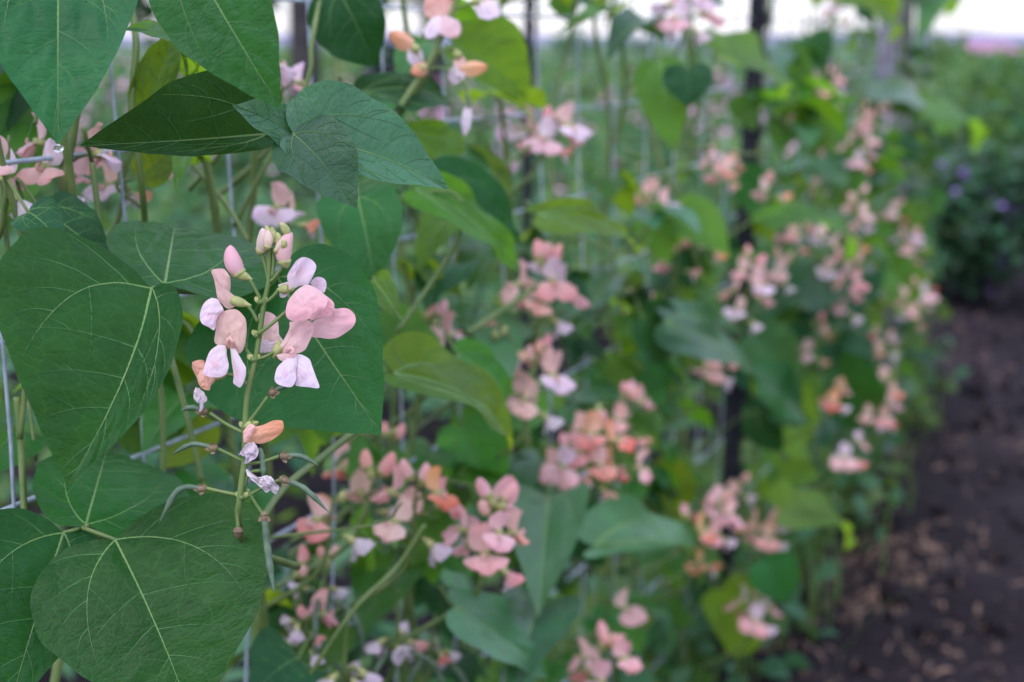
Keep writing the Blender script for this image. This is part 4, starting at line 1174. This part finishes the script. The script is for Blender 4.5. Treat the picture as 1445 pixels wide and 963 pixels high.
# ================================================================== the spike in focus, built flower by flower
ZR = .652
root_pt = P(362, 520, ZR)
def q(px, py, dz=0.0): return np.array(P(px, py, ZR + dz)) - np.array(root_pt)
def view_n(px, py, tilt=(0, 0)):
    v = (CAMP - P(px, py, ZR)).normalized()
    right = Vector((1, 0, 0)); upv = right.cross(v) * -1
    return v + right * tilt[0] + Vector((0, 0, 1)) * tilt[1]
mb = MB()
tube(mb, spline([q(420, 800, .16), q(352, 775, .04), q(337, 735, .005), q(339, 700), q(345, 650), q(346, 600), q(350, 552), q(362, 500), q(372, 432), q(379, 395), q(381, 350)], 50),
     [.0022, .0019, .0017, .0016, .0015, .0014, .0013, .0012, .0011, .0008], 10, STEM)
def pedicel(*pts, r=.00085, m=STEM):
    tube(mb, spline([q(*p) for p in pts], 10), [r * 1.15, r, r * 1.1], 7, m)
pedicel((368, 424), (360, 408), (352, 394)); pedicel((364, 455), (356, 440), (347, 429)); pedicel((372, 428), (384, 420), (396, 406))
pedicel((364, 472, -.003), (380, 460, -.004), (404, 440, -.003)); pedicel((358, 508), (376, 503), (394, 492)); pedicel((357, 505, .002), (349, 496, .003), (343, 484, .004))
pedicel((352, 545, .003), (335, 532, .004), (318, 528, .004)); pedicel((346, 602), (362, 582), (378, 560)); pedicel((345, 612), (318, 598), (296, 583))
pedicel((345, 652), (325, 642), (308, 634)); pedicel((345, 655), (370, 652), (394, 644)); pedicel((341, 700), (312, 694), (290, 689)); pedicel((343, 690), (352, 668), (368, 664))
pedicel((349, 690), (360, 710), (372, 728)); pedicel((334, 718), (335, 732), (336, 745)); pedicel((341, 705), (368, 690), (398, 676))
pedicel((379, 398), (374, 375), (369, 356)); pedicel((381, 398), (390, 388), (402, 374)); pedicel((380, 396), (378, 370), (378, 350)); pedicel((384, 392), (386, 370), (386, 350))
# nodes and little bracts on the stalk
for (px, py) in ((368, 427), (364, 474), (358, 508), (346, 603), (341, 702)):
    budshape(mb, q(px, py + 4), q(px, py - 5), .0019, STEM, STEM, 0, .3)
    petal(mb, q(px - 1, py), q(px - 8, py - 8, -.001), view_n(px, py), .0028, CALYX, bend=.5)
    petal(mb, q(px + 2, py), q(px + 9, py - 7, -.001), view_n(px, py), .0024, CALYX, bend=.5)
spike = obj('flower_cluster', mb.mesh('flower_cluster', FM), B)
spike.location = root_pt - B.location
spike['label'] = 'sharply focused pale pink flower spike with curved young pods below'
def bit(name, mb_, label=None):
    o = obj(name, mb_.mesh(name, FM), spike)
    if label: o['label'] = label
    return o
PXM = ZR / FPX
def pt(mb_, b, t, w, mat, tilt=(0, 0), **kw):
    kw['nu'] = max(kw.get('nu', 0), 20); kw['nv'] = max(kw.get('nv', 0), 17)
    kw.setdefault('crumple', .16 if mat == CRUMP else .05)
    if 'cup' in kw and mat != CRUMP: kw['cup'] *= .72
    petal(mb_, q(*b), q(*t), view_n((b[0] + t[0]) / 2, (b[1] + t[1]) / 2, tilt), w * PXM, mat, **kw)
def cal(mb_, b, t, r=8):
    cupshape(mb_, q(*b), q(*t), r * PXM * .95, CALYX, 12)
    for k in range(3):
        a = k * 2.1; w_ = (q(*t) - q(*b))
        petal(mb_, q(*b) + w_ * .6, q(*t) + w_ * .28 + np.array([math.cos(a), 0, math.sin(a)]) * r * PXM * .7, view_n(*t[:2]), r * PXM * 1.1, CALYX, bend=.3, cup=-.4, seed=k)
# top buds
for (b, t, r_, mt, bow) in (((366, 358), (370, 322, -.004), 9.5, CREAM, .10), ((377, 352, -.005), (378, 325, -.006), 6.5, CREAM, .05), ((403, 376, -.003), (412, 328, -.003), 12, BLUSH, -.14),
                       ((408, 334, -.003), (395, 314, -.005), 6, CALYX, .05), ((392, 350, -.004), (391, 328, -.005), 5, CALYX, .1), ((385, 345, .002), (383, 320, .002), 5, CALYX, .1),
                       ((388, 356, -.006), (396, 338, -.007), 4.5, CREAM, .1), ((380, 340, .004), (374, 318, .006), 5, CALYX, .1), ((398, 352, -.006), (401, 338, -.008), 4.5, CALYX, .1)):
    m2 = MB(); budshape(m2, q(*b), q(*t), r_ * PXM, mt, CALYX, bow, .28, 11); bit('bud', m2)
m2 = MB(); cal(m2, (354, 394), (334, 386), 8)
budshape(m2, q(342, 391), q(325, 346), 12.5 * PXM, PINK, CALYX, -.10, .16, 12); bit('bud', m2)
def z2(*p): return [(230 + x / 4.817, 300 + y / 4.817) for x, y in p]
def z3(*p): return [(230 + x / 4.013, 480 + y / 4.013) for x, y in p]
def sheetpetal(mb_, out, b, t, mat, dz=0.0, tilt=-.004, bulge=.12, crease=.0, crumple=.055, seed=0, edge=.012, roll=0.0):
    """a petal with its own outline, a curved sheet through depth: tilt brings the tip towards the viewer, bulge cups it"""
    o = np.array(out, float); n = 44; rings = 9
    o = np.roll(o, 0, 0)
    cl_ = spline(list(o) + [o[0]], n + 1)[:-1]
    b, t = np.array(b, float), np.array(t, float)
    ax = t - b; L = np.linalg.norm(ax); ax = ax / L; pr = np.array([-ax[1], ax[0]])
    c = cl_.mean(0)
    W = np.ptp((cl_ - c) @ pr)
    rs_ = np.random.RandomState(seed); ph = rs_.uniform(0, 6.28, 4)
    V, UV = [], []
    for i in range(rings + 1):
        f = i / rings
        for j in range(n):
            p = c + (cl_[j] - c) * f
            u = (p - b) @ ax / L; v = (p - b) @ pr / (W * .5)
            nz1 = noise.noise((u * 2.2 + seed * 1.3, v * 1.6, seed * .7)); nz2 = noise.noise((u * 6 + seed, v * 5, seed * .3)); nz3 = noise.noise((u * 13, v * 11 + seed, 2.0))
            d = dz + tilt * np.clip(u, -.2, 1.2) - bulge * W * PXM * (1 - f * f) + crease * W * PXM * (1 - min(1, abs(v) * 2.2)) + roll * v * W * PXM
            d += crumple * W * PXM * (1.4 * nz1 + nz2 + .5 * nz3) + edge * W * PXM * f ** 3 * math.sin(j / n * 6.28 * 5 + ph[0])
            V.append(q(p[0] + (nz2 * crumple * 9 if mat == CRUMP else 0), p[1], d)); UV.append((.5 + .5 * v, u))
    V = np.array(V)
    F = [(i * n + j, i * n + (j + 1) % n, (i + 1) * n + (j + 1) % n, (i + 1) * n + j) for i in range(rings) for j in range(n)]
    mb_.add(V, F, mat, UV)
sp = sheetpetal
def keel(m2, *pts_): tube(m2, spline([q(*p) for p in pts_], 12), [.0014, .0010, .0005], 8, BLUSH)
# left, second flower
m2 = MB(); cal(m2, (352, 431), (325, 423), 8)
sp(m2, z2((325, 400), (345, 385), (405, 382), (430, 400), (455, 440), (460, 500), (455, 560), (490, 570), (500, 630), (440, 655), (400, 620), (370, 580), (358, 510), (345, 450)), (336, 430), (308, 382), BLUSH, .0, -.005, .14, crease=.05, seed=1)
sp(m2, z2((330, 580), (370, 590), (395, 630), (410, 665), (375, 700), (360, 740), (350, 800), (310, 780), (265, 755), (250, 710), (262, 650), (290, 605)), (322, 428), (286, 458), LILAC, -.003, -.006, .16, seed=2, edge=.02)
sp(m2, z2((350, 600), (395, 625), (415, 680), (400, 730), (370, 780), (350, 780), (345, 690)), (324, 428), (308, 460), PINK, .002, -.002, .1, seed=3); bit('flower', m2)
# left, third flower seen from the front
m2 = MB(); cal(m2, (346, 486, .008), (334, 482, .004), 8)
sp(m2, z2((400, 680), (440, 662), (500, 660), (545, 700), (565, 740), (568, 830), (550, 920), (520, 960), (490, 935), (475, 895), (430, 910), (380, 905), (350, 880), (355, 820), (370, 750)), (325, 490), (326, 438), BLUSH, .0, -.003, .10, crease=.10, seed=5, edge=.02)
sp(m2, z3((310, 28), (355, 35), (362, 90), (372, 140), (365, 180), (340, 205), (290, 212), (235, 200), (228, 185), (240, 130), (265, 65)), (320, 488), (296, 530), LILAC, -.004, -.006, .14, crumple=.06, seed=7, edge=.03)
sp(m2, z3((380, 40), (405, 45), (430, 85), (455, 130), (470, 160), (465, 215), (440, 268), (410, 255), (397, 240), (400, 200), (390, 130)), (326, 490), (340, 546), LILAC, -.004, -.004, .18, crumple=.06, seed=8, roll=.15)
keel(m2, (325, 490, -.002), (321, 482, -.006), (325, 478, -.007), (330, 484, -.007)); keel(m2, (328, 492, -.002), (329, 484, -.007), (326, 480, -.0085)); bit('flower', m2)
# left, fading orange flower
m2 = MB(); cal(m2, (320, 528, .004), (304, 533, .002), 6)
sp(m2, z3((165, 125), (200, 113), (235, 120), (240, 170), (270, 205), (295, 215), (290, 240), (270, 255), (265, 280), (235, 280), (205, 255), (190, 210), (165, 160)), (300, 538), (276, 510), PEACH, .0, -.004, .12, crumple=.08, seed=9, edge=.03)
sp(m2, z3((195, 200), (225, 165), (250, 190), (285, 225), (270, 262), (262, 284), (232, 280), (208, 258)), (300, 534), (286, 552), PEACH, -.004, -.002, .2, crumple=.08, seed=10)
sp(m2, z3((185, 268), (215, 280), (245, 320), (250, 345), (230, 360), (225, 395), (205, 403), (210, 365), (180, 345), (175, 300)), (283, 546), (282, 580), CRUMP, -.002, -.002, .1, crumple=.22, seed=11); bit('wilted_flower', m2, 'fading orange flower with a crumpled white tip')
# right, first flower
m2 = MB(); cal(m2, (392, 409), (406, 408), 8)
sp(m2, z2((1000, 480), (1030, 445), (1065, 438), (1100, 455), (1112, 490), (1105, 525), (1090, 545), (1040, 520)), (430, 412), (460, 392), LILAC, .006, -.001, .1, seed=16)
sp(m2, z2((850, 480), (845, 430), (870, 380), (910, 325), (960, 303), (1015, 325), (1042, 365), (1030, 410), (1000, 470), (985, 490), (930, 500), (890, 520), (850, 555), (830, 578), (795, 575), (790, 520), (785, 490), (830, 485)), (402, 412), (438, 366), LILAC, .001, -.003, .06, crease=.14, seed=14, edge=.015)
sp(m2, z2((850, 480), (845, 430), (870, 385), (900, 350), (905, 400), (900, 460), (885, 500), (860, 520)), (406, 406), (414, 372), LILAC, -.003, -.003, .12, seed=15)
sp(m2, z2((1160, 650), (1180, 655), (1220, 650), (1260, 655), (1300, 690), (1310, 735), (1290, 780), (1240, 820), (1190, 850), (1130, 860), (1070, 852), (1010, 845), (1005, 800), (1020, 740), (1090, 715), (1150, 690)), (434, 446), (502, 450), PINK, .003, -.004, .13, seed=19, edge=.02)
sp(m2, z2((1080, 545), (1150, 600), (1165, 640), (1150, 690), (1100, 710), (1050, 722), (1000, 735), (1020, 680), (1060, 600)), (430, 420), (470, 440), PINK, -.001, -.004, .12, seed=18, edge=.02)
sp(m2, z2((850, 600), (880, 560), (920, 520), (980, 490), (1040, 515), (1100, 560), (1120, 600), (1100, 650), (1060, 680), (1020, 710), (960, 735), (880, 738), (840, 710), (835, 660)), (420, 404), (424, 454), PINK, -.006, -.006, .16, seed=17, edge=.02, crumple=.05); bit('flower', m2)
# behind the stalk
m2 = MB(); cal(m2, (366, 502, .008), (372, 487, .008), 9)
sp(m2, z2((650, 690), (690, 675), (730, 680), (770, 710), (785, 760), (790, 830), (815, 870), (780, 890), (740, 890), (700, 880), (670, 870), (665, 820), (650, 740)), (375, 486), (376, 442), BLUSH, .007, -.002, .12, crease=.06, seed=21)
sp(m2, z2((650, 890), (690, 865), (740, 880), (800, 860), (815, 880), (770, 930), (720, 950), (660, 950)), (368, 495), (398, 480), LILAC, .005, .0, .15, seed=22); bit('flower', m2)
# right, third flower
m2 = MB(); cal(m2, (386, 504, .001), (395, 488, .001), 8)
sp(m2, [(408.5, 454.7), (423, 452.6), (435.5, 452.6), (442.8, 458.8), (441.7, 470.2), (435.5, 484.8), (429.3, 495), (415.6, 500), (402, 501), (392, 502.4), (384.5, 498.7), (396, 486.8), (405.4, 470.2), (408.5, 462)], (392, 500), (430, 454), BLUSH, .001, -.004, .10, crease=.12, seed=24, edge=.02)
sp(m2, z3((755, 80), (790, 85), (830, 110), (845, 150), (865, 205), (885, 270), (830, 268), (770, 262), (750, 255), (755, 215), (745, 160), (750, 110)), (408, 498), (440, 546), LILAC, -.002, -.005, .12, seed=26, crumple=.06, edge=.02)
sp(m2, z3((700, 105), (750, 78), (760, 130), (752, 180), (755, 215), (740, 255), (715, 268), (660, 255), (635, 235), (632, 210), (645, 160), (670, 130)), (408, 500), (402, 545), LILAC, -.004, -.006, .16, seed=25, crumple=.06, edge=.02)
sp(m2, z3((640, 85), (690, 75), (745, 80), (730, 110), (690, 122), (660, 112)), (394, 500), (414, 506), BLUSH, -.003, -.002, .15, seed=27)
keel(m2, (402, 498, -.002), (409, 492, -.006), (414, 495, -.007), (410, 500, -.008)); bit('flower', m2)
# spent flowers, young pods and withered petals below
m2 = MB(); cal(m2, (342, 606), (356, 598), 7)
sp(m2, z3((460, 520), (490, 480), (520, 490), (570, 480), (620, 458), (670, 455), (683, 475), (678, 515), (640, 550), (600, 575), (550, 588), (500, 580), (470, 585), (458, 560), (475, 545)), (346, 612), (400, 598), PEACH, -.001, -.004, .18, crease=.05, seed=28, crumple=.06)
sp(m2, z3((455, 515), (490, 478), (520, 488), (505, 530), (480, 560), (458, 580)), (350, 600), (348, 622), BLUSH, -.005, -.001, .15, seed=29, crumple=.08)
sp(m2, z3((425, 650), (450, 620), (470, 590), (505, 577), (525, 590), (545, 635), (530, 665), (500, 685), (460, 702), (470, 670), (450, 655)), (356, 624), (344, 652), CRUMP, -.002, -.003, .1, crumple=.20, seed=30); bit('wilted_flower', m2, 'apricot flower folded over a crumpled white petal')
m2 = MB()
sp(m2, z3((468, 740), (480, 730), (500, 755), (530, 775), (570, 775), (600, 770), (630, 805), (655, 825), (650, 860), (635, 875), (610, 850), (585, 865), (560, 840), (520, 810), (490, 780)), (350, 664), (392, 694), CRUMP, -.002, -.002, .1, crumple=.3, seed=33)
sp(m2, z3((560, 772), (600, 768), (630, 800), (600, 830), (570, 840), (545, 810)), (370, 674), (386, 690), CRUMP, -.005, -.001, .2, crumple=.25, seed=34)
pod(m2, [q(366, 632, .001), q(371, 655), q(372, 680)], 4.6 * PXM, POD); bit('bean_pod', m2, 'tiny grey green pod ending in a withered white petal')
def podbit(*pts, r=4.6):
    m2 = MB(); p0, p1 = q(*pts[0]), q(*pts[1])
    budshape(m2, p0 + (p0 - p1) * .1, p0 + (p1 - p0) / np.linalg.norm(p1 - p0) * .004, 5.5 * PXM, BROWN, BROWN, 0, .3)
    for k in range(4):
        petal(m2, p0, p0 + (p1 - p0) / np.linalg.norm(p1 - p0) * .002 + np.array([math.cos(k * 1.6), -.5, math.sin(k * 1.6)]) * .0028, (0, -1, .2), .0022, BROWN, bend=.4)
    pod(m2, [q(*p) for p in pts], r * PXM * .82, POD); bit('bean_pod', m2)
podbit((290, 582), (272, 575), (255, 580), r=5); podbit((382, 556), (395, 548), (410, 544), r=4.5); podbit((304, 633), (272, 627), (242, 642), r=4.6)
podbit((398, 644), (424, 644), (449, 657), r=5); podbit((288, 689), (252, 692), (224, 740), r=5.5); podbit((398, 676), (430, 690), (464, 723), r=5.2)
podbit((373, 728), (378, 780), (387, 838, -.004), r=6.5)
m2 = MB(); budshape(m2, q(336, 744), q(336, 760), 6 * PXM, BROWN, BROWN, 0, .5); bit('bud', m2)

# ---- a half-faded spike above it, at the top of the picture
ZR = .96
PXM = ZR / FPX
root_pt = P(600, 110, ZR)
mb = MB()
tube(mb, spline([q(520, 235, .05), q(545, 182), q(580, 128), q(602, 95), q(622, 55), q(636, 22), q(648, -12), q(655, -40)], 26), [.0026, .0024, .0020, .0014], 8, STEM)
pedicel((602, 95), (592, 84), (588, 74)); pedicel((610, 78), (628, 72), (642, 70)); pedicel((600, 98), (620, 96), (640, 100)); pedicel((626, 46), (630, 30), (636, 20))
pedicel((642, 14), (655, 8), (668, 2)); pedicel((646, 108), (658, 122), (659, 140))
spike = obj('flower_cluster', mb.mesh('flower_cluster', FM), C)
spike.location = root_pt - C.location
spike['label'] = 'half faded spike with a salmon hooded flower and apricot withered ones'
m2 = MB(); cal(m2, (628, 34), (624, 26), 8)
pt(m2, (622, 30), (620, -18), 48, SALMON, (0, .3), bend=.5, cup=-.4, seed=51, q=.4)
pt(m2, (620, 22, -.003), (602, 54, -.008), 26, LILAC, (-.4, .3), bend=.5, cup=-.4, seed=52); pt(m2, (626, 22, -.003), (644, 52, -.008), 36, PINK, (.3, .3), bend=.6, cup=-.4, seed=53); bit('flower', m2)
m2 = MB(); cal(m2, (590, 76), (584, 66), 8)
pt(m2, (586, 66), (550, 46, -.004), 26, PEACH, (-.1, .4), bend=.6, cup=-.8, seed=54); pt(m2, (582, 66), (590, 96), 22, CRUMP, (0, .2), seed=55); bit('wilted_flower', m2)
m2 = MB(); cal(m2, (642, 70), (648, 82), 7)
pt(m2, (646, 96), (688, 94, -.004), 24, PEACH, (.2, .4), bend=.5, cup=-.8, seed=56); pt(m2, (648, 80), (650, 100), 18, BLUSH, (-.2, .2), seed=57); pt(m2, (650, 96), (640, 116), 24, CRUMP, (0, .2), seed=58); bit('wilted_flower', m2)
m2 = MB(); cal(m2, (600, 92, -.002), (594, 98, -.004), 6); pt(m2, (602, 90, -.003), (582, 104, -.006), 22, PEACH, (-.2, .2), seed=59, cup=-.7); bit('wilted_flower', m2)
m2 = MB(); pt(m2, (660, 150), (656, 190), 14, CRUMP, (.1, .1), seed=60); pod(m2, [q(659, 132), q(661, 144), q(660, 156)], 3 * PXM, POD); bit('wilted_flower', m2)
m2 = MB(); cal(m2, (664, 4), (676, 2), 7); pt(m2, (676, 2), (702, 24, -.004), 32, LILAC, (.2, .3), bend=.5, cup=-.4, seed=61); pt(m2, (674, 0), (690, -26), 36, BLUSH, (0, .2), bend=.5, cup=-.4, seed=62); bit('flower', m2)
for (b, t) in (((640, -4), (632, -26)), ((652, -18), (660, -40)), ((646, -22), (646, -44))):
    m2 = MB(); budshape(m2, q(*b), q(*t), 7 * PXM, BLUSH, CALYX, .1, .3); bit('bud', m2)

# ---- stems that cross the near view
def stem(v, pts, wpx, name='stem'):
    mb = MB()
    w = [P(*p) for p in pts]
    z = sum(p[2] for p in pts) / len(pts)
    tube(mb, spline([np.array(p) for p in w], 8 * len(pts)), np.array([1, .95, .9]) * wpx / FPX * z / 2, 8)
    return place(name, mb, [M_STEM], v, w[0])
stem(A, [(178, -20, .80), (192, 60, .79), (186, 150, .79), (200, 260, .80), (206, 350, .82), (204, 470, .80), (228, 560, .80), (230, 720, .80)], 10)
stem(A, [(-8, 180, .72), (8, 250, .73), (30, 330, .74), (44, 400, .74), (40, 500, .74), (28, 620, .74)], 10)
stem(A, [(-2, 230, .76), (6, 310, .76), (14, 390, .76), (10, 480, .76)], 8)
stem(A, [(130, 230, .78), (138, 300, .78), (140, 370, .78)], 9)
stem(A, [(24, 560, .74), (30, 640, .74), (36, 760, .73)], 11)
stem(B, [(455, -20, .92), (440, 60, .90), (428, 130, .90), (330, 320, .92)], 8)
stem(B, [(512, 600, .82), (455, 645, .80), (400, 690, .76), (352, 760, .70)], 11)
stem(C, [(545, 185, .98), (600, 110, .97), (622, 45, .97)], 10)
stem(B, [(270, 230, .90), (320, 290, .88), (350, 340, .86)], 7)
stem(B, [(240, 500, .80), (262, 580, .78), (285, 680, .78)], 9)
stem(C, [(480, 330, .92), (540, 300, .95), (590, 270, .96)], 8)
stem(C, [(560, 470, .98), (640, 350, 1.0), (650, 300, 1.0)], 7)
stem(D, [(660, 470, 1.1), (720, 430, 1.15), (765, 400, 1.2)], 8)
stem(D, [(680, 265, 1.2), (725, 225, 1.22), (750, 205, 1.22)], 7)
stem(F_, [(910, 150, 1.62), (935, 240, 1.62), (965, 300, 1.64), (985, 380, 1.66)], 9)
stem(C, [(430, 963, .92), (500, 860, .92), (560, 800, .95), (600, 740, .95)], 7)

# ---- a water drop on the tip of the hanging leaf
dp = P(82, 206, .599)
mb = MB()
ang = np.linspace(0, 2 * math.pi, 17)[:-1]; V = []
for i in range(10):
    t = i / 9; r_ = .0019 * math.sin(math.pi * (t * .96 + .03)) ** .8; z_ = .0016 - .0036 * t
    V += [(r_ * math.cos(a) * 1.2, r_ * math.sin(a), z_) for a in ang]
k = 16
mb.add(V, [(i * k + j, (i + 1) * k + j, (i + 1) * k + (j + 1) % k, i * k + (j + 1) % k) for i in range(9) for j in range(k)] + [tuple(range(k)), tuple(9 * k + j for j in range(k - 1, -1, -1))])
o = obj('water_drop', mb.mesh('water_drop', [M_DROP])); o.location = dp + Vector((0, 0, -.001))
tag(o, 'clear water drop hanging from the pointed leaf tip at the upper left', 'water drop')
